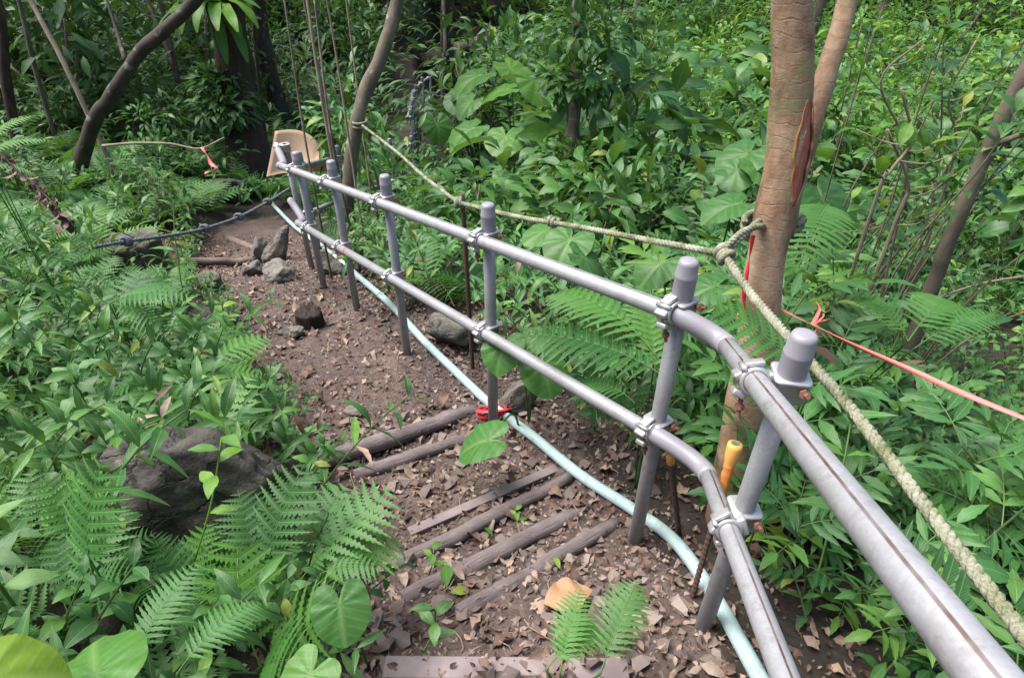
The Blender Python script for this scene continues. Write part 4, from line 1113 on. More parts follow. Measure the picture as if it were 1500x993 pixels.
# young tree with the rope knot, thin stems beside it
tree('young_tree', [P(508, 300, 5.2), P(512, 262, 5.1), P(520, 195, 4.95), P(534, 138, 4.9), P(556, 88, 4.85), P(572, 40, 4.8), P(584, -10, 4.75), P(600, -120, 4.6), P(640, -330, 4.2)], .062, .045, 'slender curved young tree that the yellowish rope ends at', 'bark_grey', seed=5, seg=14,
     crown=[(P(640, -330, 4.2)+Vector((0, .8, .6)), 1.1)], n=500)
for k, (a, b, c, Z, r) in enumerate([((512, 300), (488, 215), (456, -40), 4.5, .011), ((500, 300), (474, 160), (444, -40), 4.6, .014), ((470, 330), (448, 210), (412, -30), 4.4, .009), ((522, 290), (497, 110), (472, -40), 4.7, .010), ((505, 285), (470, 120), (436, -40), 4.9, .012), ((538, 260), (521, 110), (502, -40), 5.2, .009)]):
    q = [P(a[0], a[1], Z+.25), P(b[0], b[1], Z), P(c[0], c[1], Z-.35)]
    q[0] = Vector((q[0].x, q[0].y, H(q[0].x, q[0].y)-.05))
    o = tree('sapling', q, r, r*.7, 'thin bare upright stem in the clump beside the curved young tree', 'twig' if k % 2 else 'bark_grey', 'sapling', seg=7, seed=20+k, ground_foot=False)
    o['group'] = 'thin stems by the young tree'
# middle tree with climbers
mt_ = [P(835, 262, 6.0), P(838, 200, 5.9), P(842, 130, 5.8), P(848, 50, 5.7), P(850, -60, 5.5), P(860, -300, 5.0)]
tree('ivy_tree', mt_, .075, .06, 'grey tree wrapped in climbing leaves behind the big taro leaves', 'bark_grey', seed=6, crown=[(mt_[2]+Vector((.02, -.05, .1)), .34), (mt_[3]+Vector((.05, -.05, .1)), .55), (mt_[4]+Vector((.1, -.1, .1)), .7), (mt_[1]+Vector((.0, -.05, -.2)), .3), (mt_[0]+Vector((.05, -.1, .15)), .35), (mt_[5]+Vector((0, .5, .5)), 1.2)], n=1700, ckeys=('lowo0', 'lowo1', 'lowo2'), csize=(.08, .15), cmat='leaf_herb')
# left trees
t4 = [P(352, 160, 8.2), P(346, 120, 8.1), P(338, 60, 7.9), P(330, 0, 7.7), P(322, -120, 7.3), P(318, -320, 6.6)]
tree('fern_tree', t4, .23, .21, 'thick reddish brown trunk carrying a bird nest fern', 'bark_red', seed=7, seg=22, wob=.45, crown=[(t4[0]+Vector((-.1, -.15, .1)), .4), (t4[1]+Vector((-.2, -.1, 0)), .3), (t4[-1]+Vector((0, .5, .8)), 2.0), (t4[-1]+Vector((-1.6, .5, .6)), 1.4), (t4[-1]+Vector((1.6, 1.0, .9)), 1.6)], n=2200, csize=(.12, .22), cmat='leaf_dark')
c = P(318, 8, 7.45); ep = empty('nest_fern', c)
for k in range(20):
    a = k*2.4; d = Vector((math.cos(a), math.sin(a)-.35, .35+.3*math.sin(k)))
    link('frond', LM('strap' if k % 2 else 'strap2', 'leaf_bright'), ep, aim(d) @ SCL(rng.uniform(.55, .85)))
for k, (u, v) in enumerate([(326, 80), (366, 70), (352, 45)]):
    d = P(u, v, 7.3)-c; link('frond', LM('strap2', 'leaf_bright'), ep, aim(d) @ SCL(d.length*1.05))
mb = MB(); lathe(mb, [(.02, -.25), (.10, -.2), (.14, -.05), (.10, .05), (.01, .06)], 12); mb.build('root_ball', 'bark_dark', ep)
tag(ep, 'bird nest fern with bright strap leaves growing on the thick trunk', 'fern')
tree('leaning_tree', [P(138, 178, 6.4), P(158, 150, 6.3), P(180, 115, 6.2), P(205, 78, 6.1), P(240, 45, 6.0), P(282, 5, 5.9), P(330, -70, 5.7)], .075, .055, 'dark crooked tree leaning toward the thick reddish trunk', 'bark_dark', seed=8, branches=[([P(183, 90, 6.2), P(172, 50, 6.3), P(150, -20, 6.3)], .022, .014)])
for k, (a, b, c, Z, r, lb) in enumerate([((132, 175), (92, 90), (28, -30), 6.6, .03, 'straight thin brown trunk leaning left of the dark crooked tree'), ((50, 95), (38, 45), (20, -30), 7.5, .03, 'pale thin trunk among dark leaves near the straight thin trunk'), ((8, 110), (4, 50), (-8, -20), 7.0, .06, 'dark red brown trunk in deep shade at the fern slope'), ((240, 60), (262, 120), (225, -40), 9, .035, 'dark slim trunk seen through the fork of the crooked tree'), ((650, 92), (652, 62), (648, -30), 15, .05, 'thin pale crooked trunk in the dark hollow'), ((375, 75), (372, 30), (370, -30), 9, .03, 'slim dark trunk right behind the thick reddish trunk')]):
    q = [P(a[0], a[1], Z), P(b[0], b[1], Z-.2), P(c[0], c[1], Z-.4)]
    tree('slim_tree', q, r, r*.75, lb, ('twig', 'bark_grey', 'bark_red', 'bark_dark', 'bark_grey', 'bark_dark')[k], seg=8, seed=30+k)
mb = MB(); q = [P(620, 92, 19), P(660, 78, 19), P(700, 68, 19), P(730, 62, 19.5)]
tube(mb, smooth_path(q, 5), .25, 12, wob=.3); o = empty('fallen_tree'); mb.build('trunk', 'bark_dark', o); tag(o, 'dark fallen trunk lying across the shaded hollow', 'tree')
# bare branches at the right, with a few leaves
for k, (pl, r, lb) in enumerate([([(1262, 400), (1280, 300), (1305, 250), (1335, 205), (1320, 130)], .010, 'thin pale crooked shrub stem nearest the forked tree'), ([(1285, 402), (1310, 330), (1330, 270), (1300, 190)], .012, 'straight pale bare shrub stem beside the leaning tree'), ([(1345, 380), (1320, 300), (1325, 210), (1290, 120), (1350, 60)], .008, 'thin bare shrub stem crossing the pale stems'), ([(1170, 330), (1230, 340), (1300, 330), (1400, 300)], .005, 'thin bare twig stretching sideways from the forked tree'), ([(1500, 405), (1440, 415), (1390, 430), (1340, 445)], .008, 'pale bare stick resting level on the ferns'), ([(1395, 330), (1385, 270), (1400, 200), (1390, 140), (1430, 60)], .009, 'bent brown shrub stem behind the leaning tree')]):
    q = [P(a, b, 3.0+.12*k-.002*(400-b)) for a, b in pl]
    if k not in (3, 4): q[0] = Vector((q[0].x, q[0].y, H(q[0].x, q[0].y)-.03))
    base = q[0].copy(); root = empty('bare_shrub', base); sp = smooth_path(q, 6)
    mb = MB(); tube(mb, [p-base for p in sp], lambda t: r*(1-.5*t), 7, wob=.2); mb.build('stem', 'twig', root)
    for j in range(5):
        a = sp[int(len(sp)*(.35+.12*j))]; d = Vector((rng.uniform(-1, 1), rng.uniform(-.6, .6), rng.uniform(.1, .8)))*.22
        mb = MB(); tube(mb, smooth_path([a-base, a-base+d*.5+Vector((.02, 0, -.02)), a-base+d], 4), r*.35, 5); mb.build('twig', 'twig', root)
        if k != 4:
            for i in range(2): link('leaf', LM('oval%d' % rng.randrange(4), 'leaf_bright'), root, TR(a-base+d*(.6+.4*i)) @ aim(d+Vector((rng.gauss(0, .1), 0, rng.gauss(0, .1)))) @ SCL(rng.uniform(.08, .13)))
    tag(root, lb, 'shrub')
for k, (u0, v0, Z, lb) in enumerate([(1470, 60, 2.3, 'big leaved bush high beside the slim leaning tree'), (1380, 100, 2.6, 'whorled bright leaves of a bush between forked and leaning trees'), (1300, 40, 2.9, 'light green bush with large upright leaves behind the forked tree'), (1330, 170, 2.9, 'loose leafy bush above the bare shrub stems'), (1470, 290, 2.4, 'leafy bush below the side branch of the leaning tree'), (1240, 150, 3.3, 'bush with broad glossy leaves showing through the tree fork'), (1440, 190, 2.7, 'dense glossy bush in front of the leaning tree')]):
    c = P(u0, v0, Z); f = Vector((c.x+.2, c.y+.3, 0)); f.z = H(f.x, f.y); root = empty('broadleaf_bush', f); mb = MB()
    for j in range(3):
        e = c-f+Vector((rng.gauss(0, .26), rng.gauss(0, .25), rng.gauss(0, .24)))
        q = smooth_path([Vector((0, 0, -.05)), Vector((e.x*.3+rng.gauss(0, .05), e.y*.3, e.z*.5)), Vector((e.x*.8, e.y*.8, e.z*.85)), e], 5); tube(mb, q, lambda t: .006*(1-.6*t), 5)
        d0 = (q[-1]-q[-4]).normalized()
        for i in range(6):
            g = i*1.05+j; a = d0.orthogonal().normalized(); b = d0.cross(a); d = (a*math.cos(g)+b*math.sin(g))*.9+d0*rng.uniform(.4, 1.1)
            link('leaf', LM('oval%d' % rng.randrange(4), 'leaf_bright' if (j+k) % 3 else 'leaf_shrub'), root, TR(e-d0*.02*i) @ aim(d) @ SCL(rng.uniform(.085, .14)))
        for i in range(9):
            a = q[-2-i]; d = Vector((rng.gauss(0, 1), rng.gauss(0, 1), .3)); link('leaf', LM('oval%d' % rng.randrange(4), 'leaf_shrub'), root, TR(a) @ aim(d) @ SCL(rng.uniform(.07, .12)))
    mb.build('stem', 'twig', root); tag(root, lb, 'bush')
# dead branch with ribbon on the left slope
mb = MB(); q = [P(150, 214, 5.0), P(200, 210, 5.0), P(250, 211, 5.0), P(292, 218, 5.0), P(328, 202, 5.0)]
tube(mb, smooth_path(q, 5), lambda t: .012*(1-.5*t), 7); o = mb.build('dead_branch', 'twig'); tag(o, 'bare dead branch lying over the ferns with a red ribbon', 'branch')
mb = MB(); flat_band(mb, smooth_path([P(296, 216, 4.98), P(303, 228, 4.95), P(309, 240, 4.95), P(318, 248, 4.93), P(300, 254, 4.93)], 6), .03, .001, twist=6)
tag(mb.build('ribbon', 'pink_tape'), 'crumpled red ribbon hanging from the bare dead branch', 'ribbon')
# dry hanging frond at left edge
o = empty('dead_frond', P(100, 325, 2.2)); mb = MB(); q = [P(-10, 215, 2.1), P(30, 255, 2.1), P(65, 285, 2.1), P(88, 310, 2.1), P(100, 330, 2.15)]
q = [a-o.location for a in q]; tube(mb, smooth_path(q, 5), .004, 5); mb.build('stem', 'bark_red', o)
for a in smooth_path(q, 7)[2:]:
    for k in range(2): link('leaf', LM('dry%d' % rng.randrange(3), 'leaf_dry'), o, TR(a) @ aim(Vector((rng.uniform(-1, 1), rng.uniform(-1, 1), -1.2))) @ SCL(rng.uniform(.03, .06)))
tag(o, 'withered brown hanging frond over the leafy slope', 'frond')

# ------------------------------------------------------------------ taro plants
def foot_px(u, v):
    q = cast(u, v); return (q.x, q.y)
def taro(leaves, label, foot=None, mat='leaf_taro', name='taro_plant'):
    """leaves: (px, py, Z, length m, tip direction xy yaw, pitch); stalks run to one foot"""
    pos = [P(a, b, z) for a, b, z, *_ in leaves]
    c = sum(pos, Vector())/len(pos); f = Vector((c.x, c.y+.05, 0)) if foot is None else Vector((*foot, 0)); f.z = H(f.x, f.y)
    root = empty(name, f)
    for p, (a, b, z, L, yaw, pitch) in zip(pos, leaves):
        m = TR(p-f) @ RZ(yaw) @ RX(-pitch) @ SCL(L)
        lf = link('leaf', LM('taro%d' % rng.randrange(3), mat), root, m)
        mb = MB(); q = p-f
        tube(mb, smooth_path([Vector((0, 0, -.03)), Vector((q.x*.25, q.y*.25, q.z*.55)), Vector((q.x*.8, q.y*.8, q.z*.93)), q], 5), lambda t: .0085*L/.3*(1-.55*t), 6); mb.build('stalk', 'leaf_taro', root)
    return tag(root, label, 'taro')
taro([(-30, 1005, .95, .16, R(-60), .3)], 'huge yellowish taro leaf at the edge of the undergrowth', mat='leaf_taro_yellow')
taro([(140, 985, 1.10, .165, R(40), .3)], 'round fresh green taro leaf between the yellowish leaf and the ferns')
taro([(498, 885, 1.42, .13, R(195), .55)], 'bright taro leaf hanging over the edge of the gravel steps')
taro([(455, 988, 1.18, .115, R(150), .35)], 'taro leaf low beside the flat top timber')
taro([(715, 645, 2.42, .21, R(85), .35)], 'single dark taro leaf lying over the step log below the red tape', foot=foot_px(762, 628))
taro([(738, 505, 2.62, .18, R(160), .5), (795, 535, 2.55, .20, R(200), .6), (785, 497, 2.65, .15, R(120), .3)], 'young taro with several leaves on green stalks beside the round grey stone', foot=foot_px(775, 618))
taro([(835, 352, 3.3, .26, R(150), .35), (855, 378, 3.2, .24, R(260), .5), (800, 338, 3.5, .22, R(120), .2)], 'dark glossy taro under the knotted rope behind the railing')
taro([(1045, 420, 2.4, .20, R(100), .3), (970, 385, 2.7, .21, R(120), .4)], 'pale sheened taro leaves behind the post beside the forked tree')
taro([(1095, 225, 5.0, .42, R(120), .4), (1110, 245, 4.9, .38, R(230), .5), (1080, 250, 4.9, .3, R(150), .5)], 'bright taro against the bushes behind the forked trunk')
taro([(1205, 290, 3.6, .4, R(200), .5), (1290, 310, 3.5, .34, R(250), .5)], 'broad taro leaves in shade right behind the forked tree')
taro([(700, 112, 8.0, .52, R(120), .25), (748, 102, 8.2, .5, R(230), .5), (785, 116, 8.0, .52, R(200), .7), (805, 98, 8.4, .5, R(260), .2), (740, 132, 7.8, .45, R(100), .15)], 'big bright taro clump with huge leaves above the far trail', mat='leaf_bright')
taro([(672, 142, 9.6, .45, R(160), .4), (640, 182, 8.8, .4, R(200), .9), (690, 150, 9.4, .45, R(130), .5)], 'taro clump overhanging the far pipe railing')
taro([(800, 185, 7.0, .5, R(200), .7), (775, 195, 7.2, .4, R(150), .5)], 'bright taro at the foot of the ivy covered tree')
taro([(690, 190, 7.6, .5, R(120), .3), (740, 200, 7.0, .45, R(170), .35)], 'pale shiny taro leaves low in front of the bright clump')
taro([(1075, 300, 3.6, .28, R(100), .2)], 'single pale taro leaf level beside the forked trunk')

# ------------------------------------------------------------------ feature ferns and small plants picked out in the photo
def fern_fronds(fl, label, key='frond', name='fern', mat='leaf_fern'):
    """fl: (base pixel, tip pixel, Z base, Z tip)"""
    b = [P(u, v, z) for (u, v), _, z, _ in fl]; c = sum(b, Vector())/len(b); c.z = H(c.x, c.y); root = empty(name, c)
    for i, ((u, v), (s, t), z0, z1) in enumerate(fl):
        a = P(u, v, z0); e = P(s, t, z1); d = e-a
        L = d.length
        link('frond', LM('%s%d' % (key, i % 3), mat), root, TR(a-c) @ aim(d+Vector((0, 0, L*.12))) @ SCL(L*1.06))
        mb = MB(); q = a-c; tube(mb, smooth_path([Vector((0, 0, -.02)), Vector((q.x*.4, q.y*.4, q.z*.6)), q], 4), .003, 5); mb.build('stalk', 'leaf_fern', root)
    return tag(root, label, 'fern')
fern_fronds([((985, 560), (770, 520), 2.15, 2.4), ((960, 520), (800, 430), 2.2, 2.5), ((930, 590), (830, 555), 2.1, 2.25), ((960, 560), (935, 430), 2.2, 2.4)], 'large light green fern arching behind the lower rail near the bent pipe')
fern_fronds([((1190, 560), (1010, 480), 1.65, 1.75), ((1180, 570), (1040, 560), 1.6, 1.6)], 'soft light fern in front of the forked trunk by the ribbon', 'bifrond')
fern_fronds([((140, 850), (190, 665), 1.45, 1.45), ((120, 800), (60, 700), 1.5, 1.5)], 'pale feathery fern rising in front of the dark boulder', 'bifrond')
fern_fronds([((385, 850), (465, 690), 1.62, 1.72), ((380, 830), (350, 720), 1.62, 1.7)], 'pale feathery fern leaning at the boulder edge beside the steps', 'bifrond')
fern_fronds([((195, 970), (300, 835), 1.2, 1.35), ((260, 985), (385, 880), 1.15, 1.3)], 'ladder leaved fern below the dark boulder')
fern_fronds([((440, 850), (585, 740), 1.62, 1.78), ((450, 870), (590, 800), 1.6, 1.75), ((470, 840), (560, 830), 1.6, 1.6), ((430, 840), (520, 725), 1.65, 1.8)], 'spreading fern reaching over the gravel from the boulder edge', 'bifrond')
fern_fronds([((820, 985), (850, 870), 1.36, 1.5), ((880, 985), (935, 845), 1.36, 1.5), ((800, 980), (890, 900), 1.36, 1.5)], 'small bright fern growing out of the steps beside the rusty rods')
fern_fronds([((160, 445), (290, 450), 2.7, 2.75), ((165, 445), (255, 500), 2.7, 2.7)], 'bright fern arching out over the trail edge from the leafy bank')
fern_fronds([((300, 540), (395, 515), 2.55, 2.75), ((300, 550), (385, 560), 2.5, 2.6)], 'light fern touching the bare dirt below the trail edge', 'bifrond')
fern_fronds([((-20, 215), (60, 180), 3.2, 3.3), ((-20, 235), (75, 205), 3.1, 3.2), ((-20, 250), (60, 250), 3.0, 3.1)], 'pale large fern at the top of the leafy bank', 'frond')
fern_fronds([((1215, 300), (1160, 420), 2.9, 2.6), ((1330, 500), (1245, 430), 2.1, 2.25), ((1330, 500), (1400, 425), 2.1, 2.3), ((1340, 510), (1450, 475), 2.1, 2.15)], 'tall fern of broad blades behind the pink ribbon')
def seedling(px0, py0, px1, py1, Z, label, n=4, L=.07, mat='leaf_bright'):
    a = P(px0, py0, Z); b = P(px1, py1, Z-.05); root = empty('seedling', a); d = b-a; mb = MB()
    q = smooth_path([Vector((0, 0, 0)), d*.5+Vector((.01, 0, 0)), d], 5); tube(mb, q, .0025, 5); mb.build('stem', 'leaf_bright', root)
    for k in range(n):
        e = q[min(len(q)-1, int(len(q)*(.45+.6*k/n)))]; g = k*2.4
        link('leaf', LM('oval%d' % (k % 4), mat), root, TR(e) @ aim(Vector((math.cos(g), math.sin(g), .2))) @ SCL(L))
    return tag(root, label, 'seedling')
seedling(285, 822, 325, 640, 1.55, 'thin green climber rising in front of the dark boulder', 6, .075)
seedling(628, 842, 632, 802, 1.95, 'tiny green seedling growing between the step logs', 4, .05)
seedling(752, 772, 755, 745, 2.05, 'tiny green tuft between the thick step log and its neighbour', 4, .035)
seedling(620, 955, 638, 890, 1.45, 'dark narrow seedling at the lower edge of the gravel', 5, .06, 'leaf_dark')
seedling(322, 480, 325, 445, 2.95, 'pale seedling at the dirt edge above the low dark rock', 5, .09)

# ------------------------------------------------------------------ individual herbs, shrubs and ferns
def put(kind, name, pts, label, cat, group, mat, s0, s1, toward, tilt=(.1, .5), nk=6, part='leaf'):
    for (x, y, z, d, u, v, Z) in pts:
        yaw = toward(x, y) if toward else rng.uniform(0, 6.28)
        s = rng.uniform(s0, s1); sp = spot(x, y, 'bank' if left(x, y) else 'down'); sz = 'taller ' if s > (s0+s1)/2 else 'shorter '
        plant(kind+str(rng.randrange(nk)), name, (x, y, z), yaw, s, rng.uniform(*tilt), sz+label+' near '+sp, cat, sz+group+' near '+sp, mat, part=part)
LAND = {'bank': [((285, 740), 'the dark boulder'), ((200, 390), 'the wide mossy stump'), ((301, 420), 'the small mossy stump'), ((300, 480), 'the low dark rock'), ((470, 690), 'the thickest step log'), ((520, 880), 'the bright hanging taro leaf'), ((20, 980), 'the huge yellowish taro leaf'), ((60, 330), 'the withered brown frond'), ((360, 560), 'the edge of the bare flat dirt')],
        'down': [((1108, 560), 'the forked tree'), ((1370, 430), 'the slim leaning tree'), ((680, 440), 'the smooth rusty stake'), ((983, 830), 'the ribbed rusty rod'), ((1010, 888), 'the orange capped rod'), ((668, 500), 'the mossy grey rock'), ((508, 300), 'the curved young tree'), ((835, 270), 'the ivy covered tree'), ((770, 600), 'the round grey stone'), ((1330, 700), 'the hanging end of the yellowish rope'), ((900, 560), 'the large light green fern')]}
LANDP = {k: [(cast(*q), n_) for q, n_ in v] for k, v in LAND.items()}
def spot(x, y, side):
    return min(LANDP[side], key=lambda a: (a[0].x-x)**2+(a[0].y-y)**2)[1]
lean_r = lambda x, y: R(-110)+rng.gauss(0, .6)       # toward the trail and the light
lean_any = lambda x, y: rng.uniform(0, 6.28)
LIM = lambda pts, n: rng.sample(pts, n) if len(pts) > n else pts
A = scatter(-3.6, .2, .5, 4.6, .17, lambda x, y, d, u, v, Z: left(x, y) and d > .13 and not near_thing(u, v) and not open_view(u, v) and v < 1030)
A1 = [a for a in A if rng.random() < .62]; A2 = [a for a in A if a not in A1]
A1i = LIM([a for a in A1 if a[6] < 3.6], 190)
put('herb', 'leafy_herb', A1i, 'narrow leaved drooping herb', 'herb', 'herbs on the bank beside the trail', 'leaf_herb', .85, 1.25, lean_r)
A2i = LIM([a for a in A2 if a[6] < 3.4], 80)
put('oval', 'broadleaf_herb', A2i, 'oval leaved herb', 'herb', 'oval leaved herbs on the bank', 'leaf_herb', .9, 1.3, lean_r)
edge = scatter(-3.0, .0, .6, 4.4, .15, lambda x, y, d, u, v, Z: left(x, y) and -.04 < d < .18 and not near_thing(u, v) and v < 1000)
put('oval', 'broadleaf_herb', LIM(edge, 85), 'little herb rooted at the dirt edge', 'herb', 'small herbs at the trail edge', 'leaf_shrub', .45, .8, lean_r)
FB = scatter(-4.2, .0, .6, 5.5, .30, lambda x, y, d, u, v, Z: left(x, y) and d > .2 and not near_thing(u, v) and v < 1100)
put('bifern', 'fern', LIM(FB, 60), 'feathery fern among herbs', 'fern', 'feathery ferns on the bank', 'leaf_fern', .6, 1.0, None, (0, .3), part='frond')
OV = scatter(-2.2, .1, .7, 3.2, .13, lambda x, y, d, u, v, Z: left(x, y) and d > .05 and 120 < u < 450 and 805 < v < 965)
put('bifern', 'fern', LIM(OV, 40), 'small feathery fern low', 'fern', 'small feathery ferns', 'leaf_fern', .30, .5, None, (0, .3), part='frond')
FL = scatter(-6.5, -1.6, 4.2, 8.5, .55, lambda x, y, d, u, v, Z: left(x, y) and d > .25 and not near_thing(u, v) and -60 < u)
put('fern', 'fern', LIM(FL, 60), 'ladder leaved fern on the shady slope', 'fern', 'ferns on the shady slope', 'leaf_fern', .9, 1.5, None, (0, .3), part='frond')
Bs = scatter(.2, 2.4, .35, 2.6, .15, lambda x, y, d, u, v, Z: not left(x, y) and d > .13 and u > 880 and v < 1250 and not near_thing(u, v) and Z > .55)
Bs = [a for a in Bs if a[0] > .28 and not (a[4] < 1320 and a[5] > 900)]
put('shrub', 'pinnate_shrub', LIM([a for a in Bs if a[6] < 2.6], 150), 'shrub with toothed compound leaves', 'shrub', 'compound leaved shrubs beyond the railing', 'leaf_shrub', .75, 1.15, lean_any, (.0, .35))
tf = []
for (u, v) in [(1040, 640), (1075, 600), (1110, 585), (1150, 600), (1090, 650), (1135, 640), (1180, 620), (1020, 600), (1060, 560), (1120, 690), (1200, 680), (1010, 650), (1170, 560), (1090, 720), (1050, 745), (1085, 770), (1110, 745), (1035, 710), (1065, 715)]:
    q = cast(u, v); tf.append((q.x, q.y, q.z, 0, u, v, proj(q)[2]))
put('shrub', 'pinnate_shrub', tf, 'leafy shrub crowding the trunk', 'shrub', 'shrubs crowding the trunk', 'leaf_shrub', 1.0, 1.45, lean_any, (.0, .25))
put('bifern', 'fern', tf[1:6], 'feathery fern', 'fern', 'feathery ferns', 'leaf_fern', 1.0, 1.4, None, (0, .2), part='frond')
Rs = scatter(-1.4, 1.9, 2.2, 5.2, .19, lambda x, y, d, u, v, Z: not left(x, y) and d > .14 and not near_thing(u, v) and Z > 2.2)
put('bamb', 'leafy_herb', LIM([a for a in Rs if a[4] < 1120 and not (560 < a[4] < 650 and a[5] < 300)], 150), 'upright narrow leaved herb behind the railing', 'herb', 'narrow leaved herbs behind the railing', 'leaf_shrub', .8, 1.2, lambda x, y: R(150)+rng.gauss(0, .9), (.0, .4))
put('shrl', 'pinnate_shrub', LIM([a for a in Rs if a[4] > 1000], 60), 'shrub with many leaflets', 'shrub', 'shrubs around the forked tree', 'leaf_shrub', .9, 1.3, lean_any, (.0, .35))

# bushes of the middle distance
def bush_mesh(seed, n, mat, keys, smin, smax, lobes=5):
    r = random.Random(seed); bl = [((r.uniform(-.35, .35), r.uniform(-.35, .35), r.uniform(.3, .95)), r.uniform(.28, .45)) for _ in range(lobes)]
    m = Mass(); ms = leaf_cloud(seed, bl, n, None, smin, smax, .8); g = {k: [] for k in keys}
    for i, x in enumerate(ms): g[keys[i % len(keys)]].append(x)
    for k in keys: V, Fc, U = LV[k]; m.add((V, Fc, U, np.zeros(len(V), int)), g[k])
    f = mesh('foliage', np.concatenate(m.V), np.concatenate(m.F), np.concatenate(m.U), mat, np.concatenate(m.T))
    mb = MB()
    for (c, rd) in bl: tube(mb, smooth_path([Vector((0, 0, -.1)), Vector((c[0]*.4, c[1]*.4, c[2]*.5)), Vector(c)], 4), lambda t: .016*(1-.7*t), 6)
    return f, mesh('stem', mb.V, mb.F, mb.U, 'twig')
BM = {}
for i in range(4):
    BM['mid', i] = bush_mesh(700+i, 330, 'leaf_shrub', ['low0', 'low1', 'low2', 'low3'], .10, .18)
    BM['bright', i] = bush_mesh(720+i, 520, 'leaf_bright', ['lowo0', 'lowo1', 'low2'], .05, .10, 7)
    BM['big', i] = bush_mesh(760+i, 170, 'leaf_herb', ['oval0', 'oval2', 'lance1', 'oval3'], .15, .27, 5)
    BM['dark', i] = bush_mesh(740+i, 420, 'leaf_dark', ['low0', 'low1', 'far0', 'far1'], .09, .16, 6)
def bush(kind, x, y, s, label, group):
    root = empty('bush', (x, y, H(x, y))); root.rotation_euler = (0, 0, rng.uniform(0, 6.28)); root.scale = (s*rng.uniform(.9, 1.2), s*rng.uniform(.9, 1.2), s*rng.uniform(.85, 1.2))
    f, st = BM[kind, rng.randrange(4)]; link('foliage', f, root); link('stem', st, root); return tag(root, label, 'bush', group)
bz = scatter(-9, 13, 4.8, 24, .85, lambda x, y, d, u, v, Z: d > .35 and -120 < u < 1620 and v > -160 and not near_thing(u, v) and not (545 < u < 700 and 85 < v < 330) and not (380 < u < 500 and v > 180), .48)
BSP = [((345, 165), 'by the thick reddish trunk'), ((150, 175), 'by the dark crooked tree'), ((40, 100), 'by the pale thin trunk'), ((510, 300), 'by the curved young tree'), ((620, 160), 'by the distant pipe railing'), ((750, 150), 'by the big taro clump'), ((840, 265), 'by the ivy covered tree'), ((1100, 260), 'by the bright taro behind the forked trunk'), ((1370, 420), 'by the slim leaning tree'), ((670, 80), 'by the dark fallen trunk')]
BSP = [(cast(*q), n_) for q, n_ in BSP]
def bspot(x, y):
    d, n_ = min(((a.x-x)**2+(a.y-y)**2, n_) for a, n_ in BSP)
    return n_ if d < 9 else ('in the far sunlit thicket' if x > 1 else 'in the far shade')
def blabel(kind, x, y): return {'mid': 'mid green bush with narrow leaves ', 'bright': 'yellow green small leaved bush ', 'dark': 'dark green leafy bush ', 'big': 'bush with large broad leaves '}[kind]+bspot(x, y)
cnt = {'mid': 0, 'bright': 0, 'dark': 0, 'big': 0}
for (x, y, z, d, u, v, Z) in bz:
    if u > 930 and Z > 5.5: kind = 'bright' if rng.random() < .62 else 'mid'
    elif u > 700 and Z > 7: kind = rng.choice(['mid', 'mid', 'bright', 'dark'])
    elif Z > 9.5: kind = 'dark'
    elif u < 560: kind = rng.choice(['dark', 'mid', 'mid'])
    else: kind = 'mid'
    p = .5 if Z < 9 else .42
    if u > 640 and Z < 12:
        p = .8
        if rng.random() < .28: kind = 'big'
        elif rng.random() < .2: kind = 'dark'
    if u < 420 and Z < 8: p = .30
    if rng.random() > p or cnt[kind] > 120: continue
    cnt[kind] += 1
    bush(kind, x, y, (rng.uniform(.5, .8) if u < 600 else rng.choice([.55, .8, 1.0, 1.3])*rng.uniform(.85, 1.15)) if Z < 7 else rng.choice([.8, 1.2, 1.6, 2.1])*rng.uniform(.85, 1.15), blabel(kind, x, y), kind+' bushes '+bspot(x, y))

# ------------------------------------------------------------------ the rest of the undergrowth, as masses
def mass(name, groups, mat, label):
    m = Mass()
    for k, ms in groups.items(): m.add(k, ms)
    return tag(m.build(name, mat), label, 'undergrowth', kind='stuff')
def groups(pts, kind, s0, s1, toward, tilt=(.1, .5), nk=6):
    g = {}
    for (x, y, z, d, u, v, Z) in pts:
        g.setdefault(kind+str(rng.randrange(nk)), []).append(pm(x, y, z, rng.uniform(s0, s1), toward(x, y) if toward else None, rng.uniform(*tilt)))
    return g
low = [a for a in scatter(-5.5, 5.2, .2, 5.4, .138, lambda x, y, d, u, v, Z: d > .07 and not near_thing(u, v) and Z > .5) if not (a[0] > .2 and a[1] < .4)]
ga = groups([a for a in low if left(a[0], a[1])], 'oval', .5, .9, lean_r)
mass('ground_cover', ga, 'leaf_herb', 'low mass of small leaves covering the bank under the herbs')
gb = groups([a for a in low if not left(a[0], a[1]) and a[0] > .3], 'oval', .7, 1.25, lean_any)
mass('ground_cover', gb, 'leaf_shrub', 'low mass of small leaves covering the downhill slope under the shrubs')
m1 = scatter(-7, -1, 3.4, 9.5, .32, lambda x, y, d, u, v, Z: left(x, y) and d > .15 and not near_thing(u, v))
mass('undergrowth', groups(m1, 'herb', .8, 1.4, None), 'leaf_herb', 'dense herbs filling the shady slope between the ferns')
m2 = scatter(-2.5, 6, 3.8, 10, .27, lambda x, y, d, u, v, Z: not left(x, y) and d > .15 and not near_thing(u, v) and not (560 < u < 660 and 110 < v < 300))
pz = lambda a: noise.noise(Vector((a[0]*.8, a[1]*.8, 9)))
mass('undergrowth', groups([a for a in m2 if pz(a) > .02], 'bamb', .8, 1.3, lambda x, y: R(150)+rng.gauss(0, 1)), 'leaf_shrub', 'dense narrow leaved herbs filling the downhill thicket')
mass('undergrowth', groups([a for a in m2 if -.22 < pz(a) <= .02], 'oval', 1.1, 2.0, None), 'leaf_dark', 'dark oval leaved herbs in the dips of the downhill thicket')
